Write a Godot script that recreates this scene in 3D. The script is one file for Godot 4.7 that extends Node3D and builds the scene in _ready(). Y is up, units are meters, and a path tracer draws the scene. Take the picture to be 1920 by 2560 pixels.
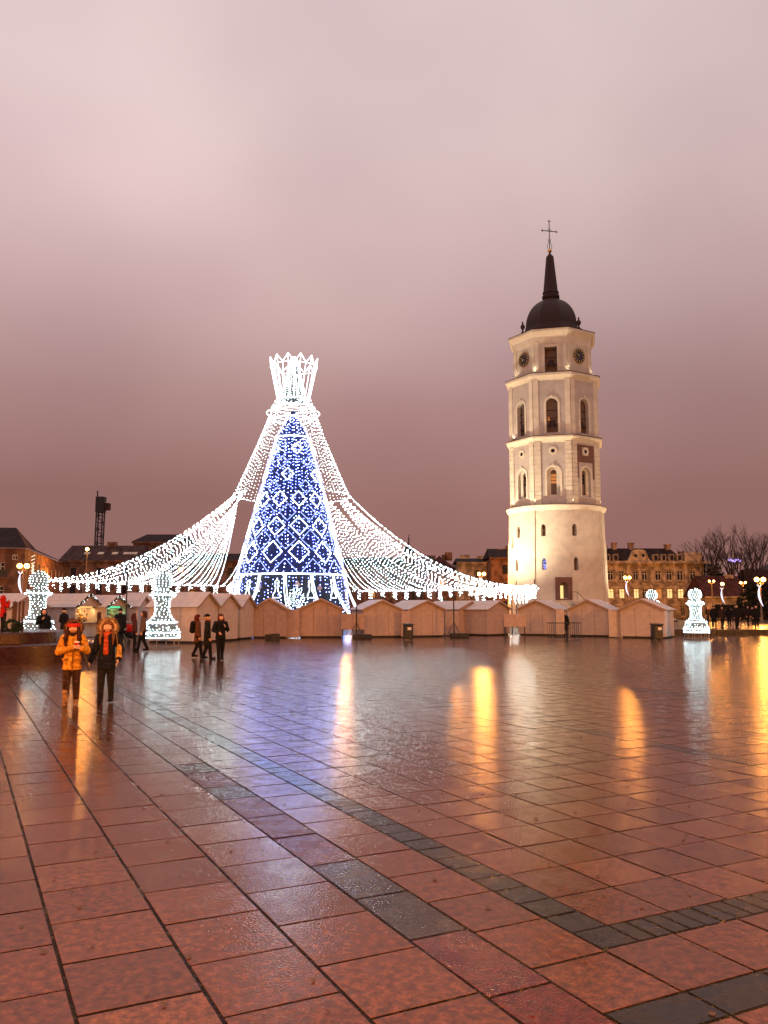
extends Node3D
# A wet city square on an overcast winter night: light tree, bell tower, market huts, street lamps, walkers.

const F := 2094.0      # focal length in photo pixels
const CX := 960.0
const CY := 1280.0
const EYE := 1.9
const SODIUM := Color(1.0, 0.345, 0.05)
var PITCH := atan(240.0 / 2094.0)
var used := {}
var M := {}
var rng := RandomNumberGenerator.new()

# ---------------------------------------------------------------- pixels to places
func ray(px: float, py: float) -> Vector3:
	var y := (CY - py) / F
	return Vector3((px - CX) / F, sin(PITCH) + y * cos(PITCH), -(cos(PITCH) - y * sin(PITCH)))

func gp(px: float, py: float, level := 0.0) -> Vector3:   # where that pixel meets the ground
	var d := ray(px, py)
	var t := (EYE - level) / -d.y
	return Vector3(d.x * t, level, d.z * t)

func at(px: float, py: float, dist: float) -> Vector3:    # that pixel at a forward distance
	var d := ray(px, py)
	var t := dist / -d.z
	return Vector3(d.x * t, EYE + d.y * t, -dist)

# ---------------------------------------------------------------- mesh building
class MB:
	var v := PackedVector3Array()
	var n := PackedVector3Array()
	var c := PackedColorArray()
	var ix := PackedInt32Array()
	var col := Color.WHITE
	var colored := false
	func tint(k: Color) -> void:
		col = k
		colored = true
	func vert(p: Vector3, nn: Vector3) -> int:
		v.append(p)
		n.append(nn)
		c.append(col)
		return v.size() - 1
	func tri(a: Vector3, b: Vector3, d: Vector3) -> void:       # counter-clockwise seen from outside
		var nn := (b - a).cross(d - a).normalized()
		var i := vert(a, nn)
		vert(b, nn)
		vert(d, nn)
		ix.append_array([i, i + 2, i + 1])
	func quad(a: Vector3, b: Vector3, d: Vector3, e: Vector3) -> void:
		var nn := (b - a).cross(d - a)
		if nn.length_squared() < 1e-14:
			nn = (d - a).cross(e - a)
		nn = nn.normalized()
		var i := vert(a, nn)
		vert(b, nn)
		vert(d, nn)
		vert(e, nn)
		ix.append_array([i, i + 2, i + 1, i, i + 3, i + 2])
	func qto(a: Vector3, b: Vector3, d: Vector3, e: Vector3, to: Vector3) -> void:   # a quad that faces the direction to
		if (b - a).cross(d - a).dot(to) >= 0.0:
			quad(a, b, d, e)
		else:
			quad(a, e, d, b)
	func poly(pts: Array, to: Vector3) -> void:                 # convex outline
		for i in range(1, pts.size() - 1):
			if (pts[i] - pts[0]).cross(pts[i + 1] - pts[0]).dot(to) >= 0.0:
				tri(pts[0], pts[i], pts[i + 1])
			else:
				tri(pts[0], pts[i + 1], pts[i])
	func box(t: Transform3D, s: Vector3) -> void:
		var h := s * 0.5
		var p := []
		for k in 8:
			p.append(t * Vector3(h.x if k & 1 else -h.x, h.y if k & 2 else -h.y, h.z if k & 4 else -h.z))
		quad(p[4], p[5], p[7], p[6])
		quad(p[1], p[0], p[2], p[3])
		quad(p[5], p[1], p[3], p[7])
		quad(p[0], p[4], p[6], p[2])
		quad(p[6], p[7], p[3], p[2])
		quad(p[0], p[1], p[5], p[4])
	func bx(ctr: Vector3, s: Vector3) -> void:
		box(Transform3D(Basis(), ctr), s)
	func cbox(t: Transform3D, s: Vector3, ch: float) -> void:    # chamfered box
		var h := s * 0.5
		var e := minf(ch, minf(h.x, minf(h.y, h.z)) * 0.9)
		for ax in 3:
			for sg in [-1.0, 1.0]:
				var q := []
				for w in [[-1, -1], [1, -1], [1, 1], [-1, 1]]:
					var p := Vector3()
					p[ax] = sg * h[ax]
					p[(ax + 1) % 3] = w[0] * (h[(ax + 1) % 3] - e)
					p[(ax + 2) % 3] = w[1] * (h[(ax + 2) % 3] - e)
					q.append(t * p)
				var to := Vector3()
				to[ax] = sg
				qto(q[0], q[1], q[2], q[3], t.basis * to)
			var b := (ax + 1) % 3
			var d := (ax + 2) % 3
			for sb in [-1.0, 1.0]:
				for sd in [-1.0, 1.0]:
					var q2 := []
					for w in [[-1, 0], [1, 0], [1, 1], [-1, 1]]:
						var p2 := Vector3()
						p2[ax] = w[0] * (h[ax] - e)
						p2[b] = sb * (h[b] - (0.0 if w[1] == 0 else e))
						p2[d] = sd * (h[d] - (e if w[1] == 0 else 0.0))
						q2.append(t * p2)
					var to2 := Vector3()
					to2[b] = sb
					to2[d] = sd
					qto(q2[0], q2[1], q2[2], q2[3], t.basis * to2)
	func tube(pts: Array, rad, sides := 6, closed := false) -> void:
		var m := pts.size()
		if m < 2:
			return
		var rings := []
		var up := Vector3.UP
		for i in m:
			var a: Vector3 = pts[(i - 1 + m) % m] if closed else pts[maxi(i - 1, 0)]
			var b: Vector3 = pts[(i + 1) % m] if closed else pts[mini(i + 1, m - 1)]
			var dir := (b - a).normalized()
			if i == 0:
				up = Vector3.UP if absf(dir.y) < 0.9 else Vector3.RIGHT
			var s := dir.cross(up).normalized()
			up = s.cross(dir).normalized()
			var r: float = rad[i] if rad is Array else rad
			var first := v.size()
			for k in sides:
				var an := TAU * k / sides
				var o := s * cos(an) + up * sin(an)
				vert(pts[i] + o * r, o)
			rings.append(first)
		for i in (m if closed else m - 1):
			var f0: int = rings[i]
			var f1: int = rings[(i + 1) % m]
			for k in sides:
				var k2 := (k + 1) % sides
				ix.append_array([f0 + k, f0 + k2, f1 + k, f0 + k2, f1 + k2, f1 + k])
		if not closed:
			for e in [0, m - 1]:
				var to: Vector3 = (pts[0] - pts[1]) if e == 0 else (pts[m - 1] - pts[m - 2])
				var ring := []
				for k in sides:
					ring.append(v[rings[e] + k])
				poly(ring, to)
	func lathe(t: Transform3D, prof: Array, seg := 24, a0 := 0.0, a1 := TAU) -> void:   # prof: Vector2(radius, height) from bottom to top
		var full := a1 - a0 > TAU - 0.001
		for i in prof.size() - 1:
			var p: Vector2 = prof[i]
			var q: Vector2 = prof[i + 1]
			var d := (q - p)
			if d.length() < 1e-6:
				continue
			var n2 := Vector2(d.y, -d.x).normalized()
			var na := n2
			var nb := n2
			if i > 0:
				var e: Vector2 = p - prof[i - 1]
				var m2 := Vector2(e.y, -e.x).normalized()
				if m2.dot(n2) > 0.72:
					na = (n2 + m2).normalized()
			if i < prof.size() - 2:
				var e2: Vector2 = prof[i + 2] - q
				var m3 := Vector2(e2.y, -e2.x).normalized()
				if m3.dot(n2) > 0.72:
					nb = (n2 + m3).normalized()
			var first := v.size()
			for k in seg + 1:
				var an := a0 + (a1 - a0) * k / seg
				var cs := Vector3(cos(an), 0, sin(an))
				vert(t * (cs * p.x + Vector3.UP * p.y), (t.basis * (cs * na.x + Vector3.UP * na.y)).normalized())
				vert(t * (cs * q.x + Vector3.UP * q.y), (t.basis * (cs * nb.x + Vector3.UP * nb.y)).normalized())
			for k in seg:
				var o := first + k * 2
				ix.append_array([o, o + 2, o + 1, o + 1, o + 2, o + 3])
	func octa(p: Vector3, r: float) -> void:
		var o := v.size()
		for d in [Vector3.RIGHT, Vector3.LEFT, Vector3.UP, Vector3.DOWN, Vector3.BACK, Vector3.FORWARD]:
			vert(p + d * r, d)
		for f in [[0, 2, 4], [2, 1, 4], [1, 3, 4], [3, 0, 4], [2, 0, 5], [1, 2, 5], [3, 1, 5], [0, 3, 5]]:
			ix.append_array([o + f[0], o + f[2], o + f[1]])
	func ball(t: Transform3D, seg := 12) -> void:
		var prof := []
		for i in seg / 2 + 1:
			var a := -PI / 2 + PI * i / (seg / 2)
			prof.append(Vector2(maxf(cos(a), 0.0), sin(a)))
		lathe(t, prof, seg)
	func mesh() -> ArrayMesh:
		var a := []
		a.resize(Mesh.ARRAY_MAX)
		a[Mesh.ARRAY_VERTEX] = v
		a[Mesh.ARRAY_NORMAL] = n
		if colored:
			a[Mesh.ARRAY_COLOR] = c
		a[Mesh.ARRAY_INDEX] = ix
		var m := ArrayMesh.new()
		m.add_surface_from_arrays(Mesh.PRIMITIVE_TRIANGLES, a)
		return m
	# a flat wall with openings; r and u run right and up as seen from outside; ops: [x0, x1, y0, y1, arched]
	func wall(o: Vector3, r: Vector3, u: Vector3, w: float, h: float, ops: Array, deep: float) -> void:
		var nn := r.cross(u)
		var xs := [0.0, w]
		var ys := [0.0, h]
		for p in ops:
			xs.append_array([p[0], p[1]])
			ys.append_array([p[2], p[3]])
		xs.sort()
		ys.sort()
		for i in xs.size() - 1:
			if xs[i + 1] - xs[i] < 1e-5:
				continue
			for j in ys.size() - 1:
				if ys[j + 1] - ys[j] < 1e-5:
					continue
				var mx: float = (xs[i] + xs[i + 1]) / 2
				var my: float = (ys[j] + ys[j + 1]) / 2
				var open := false
				for p in ops:
					open = open or (mx > p[0] and mx < p[1] and my > p[2] and my < p[3])
				if not open:
					quad(o + r * xs[i] + u * ys[j], o + r * xs[i + 1] + u * ys[j], o + r * xs[i + 1] + u * ys[j + 1], o + r * xs[i] + u * ys[j + 1])
		for p in ops:
			var mid: Vector3 = o + r * ((p[0] + p[1]) / 2) + u * ((p[2] + p[3]) / 2)
			var ring := []
			if p[4]:
				var rad: float = (p[1] - p[0]) / 2
				ring = [Vector2(p[0], p[2]), Vector2(p[0], p[3] - rad)]
				var arc := []
				for k in 13:
					var an := PI - PI * k / 12
					arc.append(Vector2((p[0] + p[1]) / 2 + cos(an) * rad, p[3] - rad + sin(an) * rad))
				for k in 12:
					var cn := Vector2(p[0] if k < 6 else p[1], p[3])
					var tr := [o + r * cn.x + u * cn.y, o + r * arc[k].x + u * arc[k].y, o + r * arc[k + 1].x + u * arc[k + 1].y]
					poly(tr, nn)
				ring.append_array(arc)
				ring.append(Vector2(p[1], p[2]))
			else:
				ring = [Vector2(p[0], p[2]), Vector2(p[0], p[3]), Vector2(p[1], p[3]), Vector2(p[1], p[2])]
			for k in ring.size():
				var a: Vector2 = ring[k]
				var b: Vector2 = ring[(k + 1) % ring.size()]
				if a.distance_to(b) < 1e-5:
					continue
				var pa := o + r * a.x + u * a.y
				var pb := o + r * b.x + u * b.y
				qto(pa, pb, pb - nn * deep, pa - nn * deep, mid - (pa + pb) / 2)

# ---------------------------------------------------------------- objects
func numbered(called: String) -> String:
	if not used.has(called):
		used[called] = 0
		return called
	used[called] += 1
	return "%s_%03d" % [called, used[called]]

func tag(o: Node, label: String, category: String, group := "") -> Node:
	o.set_meta("label", label)
	o.set_meta("category", category)
	if group:
		o.set_meta("group", group)
	return o

func thing(called: String, label: String, category: String, where := Vector3.ZERO, turn := 0.0, group := "") -> Node3D:
	var o := Node3D.new()
	o.name = numbered(called)
	add_child(o)
	o.position = where
	o.rotation.y = turn
	tag(o, label, category, group)
	return o

func part(parent: Node, called: String, m: Mesh, mt: Material, where := Vector3.ZERO) -> MeshInstance3D:
	var o := MeshInstance3D.new()
	o.name = called
	o.mesh = m
	o.material_override = mt
	parent.add_child(o, true)
	o.position = where
	return o

func struct(called: String, m: Mesh, mt: Material) -> MeshInstance3D:
	var o := part(self, numbered(called), m, mt)
	o.set_meta("kind", "structure")
	return o

func stuff(o: Node) -> Node:
	o.set_meta("kind", "stuff")
	return o

func lin(r: float, g: float, b: float) -> Color:
	return Color(r, g, b).linear_to_srgb()

func mat(key: String, k: Color, rough := 0.8, metal := 0.0) -> StandardMaterial3D:   # k: linear base colour
	var m := StandardMaterial3D.new()
	m.resource_name = key
	m.albedo_color = lin(k.r, k.g, k.b)
	m.roughness = rough
	m.metallic = metal
	M[key] = m
	return m

func glow(key: String, k: Color, e: float) -> StandardMaterial3D:
	var m := mat(key, Color(0.08, 0.08, 0.08), 0.4)
	m.emission_enabled = true
	m.emission = lin(k.r, k.g, k.b)
	m.emission_energy_multiplier = e
	return m

func noise_tex(sd: int, freq: float, lo: Color, hi: Color, size := 512, octaves := 4, low_at := 0.25, high_at := 0.75, gain := 0.5) -> NoiseTexture2D:
	var f := FastNoiseLite.new()
	f.seed = sd
	f.noise_type = FastNoiseLite.TYPE_SIMPLEX_SMOOTH
	f.fractal_gain = gain
	f.frequency = freq
	f.fractal_octaves = octaves
	var t := NoiseTexture2D.new()
	t.width = size
	t.height = size
	t.seamless = true
	t.noise = f
	var g := Gradient.new()
	g.offsets = PackedFloat32Array([low_at, high_at])
	g.colors = PackedColorArray([lo, hi])
	t.color_ramp = g
	return t

func grey(x: float) -> Color:
	return Color(x, x, x)

func tri_map(m: StandardMaterial3D, scale: float) -> void:
	m.uv1_triplanar = true
	m.uv1_world_triplanar = true
	m.uv1_scale = Vector3(scale, scale, scale)

# ---------------------------------------------------------------- materials
func make_materials() -> void:
	# wet granite slabs in a few tones; one fine and one coarse pattern
	var speck := noise_tex(3, 0.020, grey(0.46), grey(0.96), 2048, 7, 0.10, 0.78, 0.74)
	var relief := noise_tex(5, 0.070, grey(0.0), grey(1.0), 2048, 4)
	var wet := noise_tex(9, 0.0055, grey(0.48), grey(1.0), 2048, 6, 0.30, 0.66)
	var tones := [Color(0.122, 0.044, 0.014), Color(0.137, 0.051, 0.018), Color(0.103, 0.037, 0.013), Color(0.150, 0.060, 0.023), Color(0.128, 0.047, 0.016)]
	for i in tones.size():
		slab_mat("slab%d" % i, tones[i], speck, relief, wet, 0.205, 0.045)
	slab_mat("slab_band", Color(0.013, 0.012, 0.013), speck, relief, wet, 0.36, 0.06).metallic_specular = 0.36
	slab_mat("slab_plum", Color(0.085, 0.017, 0.022), speck, relief, wet, 0.30, 0.14)
	slab_mat("slab_rust", Color(0.085, 0.014, 0.010), speck, relief, wet, 0.34, 0.14)
	slab_mat("slab_slate", Color(0.034, 0.026, 0.026), speck, relief, wet, 0.30, 0.12)
	slab_mat("slab_joint", Color(0.010, 0.006, 0.005), speck, relief, wet, 0.5, 0.3)
	slab_mat("slab_far", Color(1, 1, 1), speck, relief, wet, 0.205, 0.045).vertex_color_use_as_albedo = true
	for e in ["slab_plum", "slab_rust", "slab_slate"]:
		M[e].metallic_specular = 0.38
	M.slab_joint.metallic_specular = 0.15
	slab_mat("terrace_stone", Color(0.11, 0.075, 0.055), speck, relief, wet, 0.25, 0.04)
	slab_mat("red_granite", Color(0.060, 0.015, 0.010), speck, relief, wet, 0.42, 0.1)
	slab_mat("kerb_dark", Color(0.030, 0.018, 0.016), speck, relief, wet, 0.55, 0.2)

	# plaster of the bell tower
	var stain := noise_tex(21, 0.008, grey(0.935), grey(1.0), 512, 5, 0.28, 0.62)
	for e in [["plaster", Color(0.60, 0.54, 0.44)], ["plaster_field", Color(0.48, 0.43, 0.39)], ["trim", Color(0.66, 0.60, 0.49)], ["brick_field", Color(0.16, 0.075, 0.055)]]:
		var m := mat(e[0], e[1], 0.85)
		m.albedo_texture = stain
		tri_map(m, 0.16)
	mat("copper_dark", Color(0.040, 0.022, 0.020), 0.55).metallic_specular = 0.3
	mat("gold", Color(0.75, 0.48, 0.16), 0.3, 1.0)
	mat("iron", Color(0.03, 0.028, 0.028), 0.5, 0.4)
	mat("brick_inside", Color(0.17, 0.11, 0.085), 0.9)
	mat("clock_black", Color(0.015, 0.014, 0.016), 0.5)

	# huts
	var grain := noise_tex(31, 0.010, grey(0.93), grey(1.0), 512, 4)
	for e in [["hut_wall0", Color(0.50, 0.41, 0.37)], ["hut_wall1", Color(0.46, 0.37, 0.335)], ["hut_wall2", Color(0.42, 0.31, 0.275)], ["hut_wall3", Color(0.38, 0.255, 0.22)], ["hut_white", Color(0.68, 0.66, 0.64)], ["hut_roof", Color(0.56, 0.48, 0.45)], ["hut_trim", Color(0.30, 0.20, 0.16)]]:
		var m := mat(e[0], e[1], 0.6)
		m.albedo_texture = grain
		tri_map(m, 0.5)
	mat("plinth", Color(0.02, 0.017, 0.016), 0.7)
	mat("goods", Color(0.55, 0.22, 0.06), 0.7)
	mat("goods_dark", Color(0.10, 0.05, 0.03), 0.7)
	mat("fir", Color(0.012, 0.030, 0.020), 0.9)
	mat("bin", Color(0.010, 0.012, 0.014), 0.4)
	mat("paper", Color(0.65, 0.62, 0.58), 0.7)
	mat("steel", Color(0.28, 0.28, 0.29), 0.35, 0.8)
	mat("wire", Color(0.55, 0.58, 0.60), 0.5)

	# light strings, tubes, lamps
	glow("bulb_white", Color(0.78, 0.98, 1.0), 60.0)
	glow("bulb_veil", Color(0.78, 0.98, 1.0), 20.0)
	glow("bulb_pawn", Color(0.74, 0.98, 1.0), 24.0)
	glow("garland_bulb", Color(0.85, 0.96, 1.0), 8.0)
	glow("tube_white", Color(0.85, 0.96, 1.0), 5.0)
	glow("tube_blue", Color(0.30, 0.38, 1.0), 2.4)
	glow("bulb_blue", Color(0.17, 0.23, 1.0), 30.0)
	glow("bulb_lilac", Color(0.42, 0.46, 1.0), 36.0)
	glow("globe_sodium", Color(1.0, 0.42, 0.08), 28.0)
	glow("globe_far", Color(1.0, 0.58, 0.20), 8.0)
	glow("ornament_lilac", Color(0.88, 0.80, 1.0), 1.6)
	glow("neon_purple", Color(0.45, 0.32, 1.0), 2.0)
	glow("lit_window", Color(1.0, 0.66, 0.24), 1.25)
	glow("lit_window_dim", Color(1.0, 0.30, 0.05), 0.6)
	glow("lit_white", Color(1.0, 0.90, 0.62), 1.1)
	glow("stall_light", Color(1.0, 0.55, 0.17), 1.6)
	glow("stall_green", Color(0.10, 1.0, 0.45), 1.6)
	glow("flood_face", Color(1.0, 0.80, 0.50), 4.0)
	mat("tree_core", Color(0.005, 0.014, 0.075), 0.9)
	mat("tree_skirt", Color(0.012, 0.020, 0.030), 0.9)
	mat("silver_panel", Color(0.50, 0.50, 0.55), 0.3, 0.3)
	mat("frost", Color(0.10, 0.12, 0.12), 0.8)

	# buildings
	var mottle := noise_tex(41, 0.012, grey(0.72), grey(1.0), 512, 5, 0.3, 0.65)
	for e in [["facade_ochre", Color(0.36, 0.27, 0.19)], ["facade_ochre_trim", Color(0.42, 0.33, 0.24)], ["facade_brown", Color(0.19, 0.095, 0.058)], ["facade_dim", Color(0.18, 0.10, 0.072)], ["roof_dark", Color(0.030, 0.016, 0.015)], ["roof_red", Color(0.065, 0.020, 0.016)], ["roof_grey", Color(0.07, 0.038, 0.034)], ["chimney", Color(0.30, 0.20, 0.15)]]:
		var m := mat(e[0], e[1], 0.85)
		m.albedo_texture = mottle
		m.metallic_specular = 0.25
		tri_map(m, 0.10)
	mat("window_dark", Color(0.012, 0.010, 0.012), 0.1)
	mat("frame_pale", Color(0.50, 0.44, 0.36), 0.6)
	mat("bark", Color(0.040, 0.026, 0.022), 0.9)
	mat("twig", Color(0.045, 0.028, 0.025), 0.9)
	mat("hedge", Color(0.016, 0.020, 0.010), 0.9)
	var hm := mat("hill_soil", Color(0.030, 0.018, 0.014), 0.95)
	hm.albedo_texture = mottle
	tri_map(hm, 0.05)
	mat("lamp_post", Color(0.10, 0.075, 0.06), 0.5, 0.3)
	mat("lamp_cap", Color(0.04, 0.03, 0.025), 0.5, 0.3)
	mat("timber_dark", Color(0.050, 0.018, 0.012), 0.7)

func slab_mat(key: String, k: Color, speck: Texture2D, relief: Texture2D, wet: Texture2D, rough: float, bump: float) -> StandardMaterial3D:
	var m := mat(key, k, rough)
	m.albedo_texture = speck
	m.roughness_texture = wet
	m.roughness_texture_channel = BaseMaterial3D.TEXTURE_CHANNEL_RED
	m.heightmap_enabled = true
	m.heightmap_texture = relief
	m.heightmap_scale = bump
	m.metallic_specular = 0.43
	tri_map(m, 0.30)
	return m

# ---------------------------------------------------------------- camera, sky
func make_camera() -> void:
	var cam := Camera3D.new()
	cam.name = "camera"
	add_child(cam)
	cam.position = Vector3(0, EYE, 0)
	cam.rotation = Vector3(PITCH, 0, 0)
	cam.fov = rad_to_deg(2.0 * atan(1280.0 / F))
	cam.near = 0.1
	cam.far = 2000.0
	cam.current = true

func make_sky() -> void:
	var e := Environment.new()
	e.tonemap_mode = Environment.TONE_MAPPER_LINEAR
	e.tonemap_exposure = 1.0
	e.background_mode = Environment.BG_SKY
	e.sdfgi_enabled = true
	e.ssao_enabled = true
	e.ssil_enabled = true
	# low overcast lit by the city below: pale high up, dusky towards the horizon, with soft cloud masses
	var stops := [[0.0, Color(0.260, 0.115, 0.098)], [7.0, Color(0.310, 0.152, 0.136)], [14.0, Color(0.420, 0.245, 0.235)], [20.0, Color(0.55, 0.375, 0.367)], [27.0, Color(0.68, 0.495, 0.492)], [33.0, Color(0.75, 0.575, 0.575)], [40.0, Color(0.77, 0.60, 0.60)], [90.0, Color(0.77, 0.61, 0.61)]]
	var w := 768
	var h := 384
	var im := Image.create(w, h, false, Image.FORMAT_RGBF)
	var nz := FastNoiseLite.new()
	nz.seed = 12
	nz.noise_type = FastNoiseLite.TYPE_SIMPLEX_SMOOTH
	nz.frequency = 0.9
	nz.fractal_octaves = 3
	nz.fractal_gain = 0.4
	for y in h:
		var el := 90.0 - (y + 0.5) / h * 180.0
		var k := 0
		while k < stops.size() - 2 and el > stops[k + 1][0]:
			k += 1
		var t := clampf((el - stops[k][0]) / (stops[k + 1][0] - stops[k][0]), 0.0, 1.0)
		var base: Color = (stops[k][1] as Color).lerp(stops[k + 1][1], t)
		for x in w:
			var az := ((x + 0.5) / w - 0.5) * TAU
			var er := deg_to_rad(el)
			var d := Vector3(-sin(az) * cos(er), sin(er) * 1.1, -cos(az) * cos(er))
			var a := nz.get_noise_3dv(d * 1.6)
			var b := nz.get_noise_3dv(d * 3.7 + Vector3(7, 3, 1))
			var mass := exp(-pow((rad_to_deg(az) + 5.0) / 15.0, 2.0) - pow((el - 8.0) / 9.0, 2.0))   # the dusky cloud low over the middle of the square
			var f := (1.0 + 0.20 * a + 0.10 * b) * (1.0 - 0.27 * mass)
			im.set_pixel(x, y, Color(base.r * f, base.g * f * (1.0 + 0.03 * b), base.b * f))
	var sm := PanoramaSkyMaterial.new()
	sm.panorama = ImageTexture.create_from_image(im)
	var sky := Sky.new()
	sky.sky_material = sm
	e.sky = sky
	e.background_energy_multiplier = 1.0
	var we := WorldEnvironment.new()
	we.name = "air"
	we.environment = e
	add_child(we)

# ---------------------------------------------------------------- paving
const GRID := 0.46597719   # the paving runs 26.7 degrees to the left of the view
func uv_to(u: float, v: float, y := 0.0) -> Vector3:
	return Vector3(-u * sin(GRID) + v * cos(GRID), y, -(u * cos(GRID) + v * sin(GRID)))

func slab_mesh(w: float, l: float) -> MB:
	var b := MB.new()
	slab_into(b, Transform3D(), w, l)
	return b

func slab_into(b: MB, t: Transform3D, w: float, l: float) -> void:
	var e := 0.002
	var top := []
	var rim := []
	for q in [[-1, 1], [1, 1], [1, -1], [-1, -1]]:
		top.append(t * Vector3(q[0] * (w / 2 - e), 0.0, q[1] * (l / 2 - e)))
		rim.append(t * Vector3(q[0] * w / 2, -e, q[1] * l / 2))
	b.quad(top[0], top[1], top[2], top[3])
	for k in 4:
		var j := (k + 1) % 4
		b.quad(rim[k], rim[j], top[j], top[k])

func make_ground() -> void:
	var b := MB.new()
	b.quad(Vector3(-700, -0.005, 40), Vector3(700, -0.005, 40), Vector3(700, -0.005, -900), Vector3(-700, -0.005, -900))
	var ground := struct("plaza_ground", b.mesh(), M.slab_joint)
	# every slab: [u0, u1, v0, v1, kind]
	var cells := []
	var gap := 0.020
	var col := 0
	var v := 2.41
	while v > -48.0:                                   # left field: columns of 0.61 m in a running bond
		var u := 3.73 - 0.64 * 6 + 0.32 * (col % 2)
		while u < 64.0:
			cells.append([u, u + 0.64, v - 0.61, v, "field"])
			u += 0.64
		v -= 0.61
		col += 1
	var su := [1.4, 2.2, 3.0, 3.66, 4.47, 5.22, 6.02, 6.85, 7.6, 8.43, 9.05, 9.89, 10.5]
	var sk := ["field", "slab_rust", "slab_rust", "slab_plum", "slab_slate", "slab_slate", "slab_plum", "slab_plum", "slab_plum", "slab_slate", "slab_plum", "slab_slate"]
	while su[-1] < 62.0:
		su.append(su[-1] + 0.78)
	for i in su.size() - 1:
		cells.append([su[i], su[i + 1], 2.41, 2.805, sk[i] if i < sk.size() else "field"])
	var uu := 3.28
	while uu < 62.0:
		cells.append([uu, uu + 0.56, 2.805, 3.315, "field"])
		uu += 0.56
	uu = 3.86
	while uu < 62.0:
		cells.append([uu, uu + 0.27, 3.315, 3.585, "slab_band"])
		uu += 0.27
	# right field: a square grid of 0.51 by 0.53 m with dark bands across and along
	v = 3.585
	col = 0
	while v < 50.0:
		var wv := 0.51
		var dark := absf(v - 8.67) < 0.26 or absf(v - 14.3) < 0.26
		var u2 := 4.13
		while u2 < 62.0:
			cells.append([u2, u2 + 0.535, v, v + (0.27 if dark else wv), "slab_band" if dark else "field"])
			u2 += 0.535
		v += 0.27 if dark else wv
		col += 1
	v = 3.585
	while v < 30.0:                                    # the bands that run across, at the near right
		cells.append([3.86, 4.13, v, v + 0.135, "slab_band"])
		v += 0.135
	v = 3.315
	while v < 30.0:
		cells.append([3.28, 3.86, v, v + 0.53, "field"])
		v += 0.53
	v = 2.805
	while v < 30.0:
		cells.append([3.0, 3.28, v, v + 0.53, "slab_band"])
		v += 0.53
	for r in 4:
		v = 2.805
		while v < 20.0:
			cells.append([3.0 - 0.55 * (r + 1), 3.0 - 0.55 * r, v, v + 0.53, "field"])
			v += 0.53
	rng.seed = 77
	var rows := []
	for cell in cells:
		var p := uv_to((cell[0] + cell[1]) / 2, (cell[2] + cell[3]) / 2)
		if p.z > -1.2 or p.z < -60.0 or absf(p.x) > 2.5 + -p.z * 0.70:
			continue
		var size: float = (cell[1] - cell[0]) * (cell[3] - cell[2])
		var seen := size / pow(p.length() + 0.1, 3.0) * (1.0 if absf(p.x) < 0.3 + -p.z * 0.475 and p.z < -2.4 else 0.0)
		rows.append([seen, cell, p])
	rows.sort_custom(func(a, c): return a[0] > c[0])
	var shared := {}
	var far := MB.new()
	far.tint(Color.WHITE)
	var far_tones := [Color(0.122, 0.044, 0.014), Color(0.137, 0.051, 0.018), Color(0.103, 0.037, 0.013), Color(0.150, 0.060, 0.023), Color(0.128, 0.047, 0.016)]
	for i in rows.size():
		var cell: Array = rows[i][1]
		var p: Vector3 = rows[i][2]
		var w: float = cell[3] - cell[2] - gap
		var l: float = cell[1] - cell[0] - gap
		var tilt := Basis(Vector3.RIGHT, rng.randfn(0.0, 0.0030)) * Basis(Vector3.BACK, rng.randfn(0.0, 0.0030))
		var t := Transform3D(Basis(Vector3.UP, GRID) * tilt, p + Vector3(0, rng.randf_range(-0.002, 0.001), 0))
		var tone := rng.randi() % 5
		if i < 300:
			var key := "%.3f %.3f" % [w, l]
			if not shared.has(key):
				shared[key] = slab_mesh(w, l).mesh()
			var s := part(ground, "paving_slab", shared[key], M["slab%d" % tone] if cell[4] == "field" else M[cell[4]])
			s.transform = t
		else:
			far.col = far_tones[tone] if cell[4] == "field" else M[cell[4]].albedo_color.srgb_to_linear()
			slab_into(far, t, w, l)
	stuff(part(ground, "distant_paving", far.mesh(), M.slab_far))
	# grit and scraps of leaf on the wet stone
	var litter := MB.new()
	for k in 420:
		var zz := -2.6 - 30.0 * pow(rng.randf(), 1.6)
		var c := Vector3(rng.randf_range(-0.5, 0.5) * -zz, 0.004, zz)
		var r := rng.randf_range(0.006, 0.020) * (1.0 + 0.03 * -zz)
		var ring := []
		for q in 6:
			var a := TAU * q / 6 + rng.randf() * 0.7
			ring.append(c + Vector3(cos(a) * r * rng.randf_range(0.4, 1.2), rng.randf_range(0.0, 0.006), sin(a) * r * rng.randf_range(0.5, 1.3)))
		litter.poly(ring, Vector3.UP)
	var ln := part(self, numbered("leaf_litter"), litter.mesh(), M.bark)
	tag(ln, "small dark scraps of leaf and grit strewn over the wet paving", "litter")
	stuff(ln)
	# the terrace beyond the huts on the right, one step up
	var tb := MB.new()
	var e0 := gp(1660, 1588)
	var e1 := gp(2300, 1588)
	var y := 0.40
	var back := Vector3(0, 0, -110)
	tb.quad(e0 + Vector3(0, y, 0), e1 + Vector3(0, y, 0), e1 + back + Vector3(0, y, 0), e0 + back + Vector3(0, y, 0))
	var terr := struct("terrace", tb.mesh(), M.terrace_stone)
	var x := e0.x
	while x < e1.x:
		var kb := MB.new()
		kb.cbox(Transform3D(Basis(), Vector3(x + 0.6, y / 2 - 0.02, e0.z + 0.10)), Vector3(1.19, y + 0.045, 0.42), 0.02)
		part(terr, "kerb_stone", kb.mesh(), M.kerb_dark)
		x += 1.2

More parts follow.
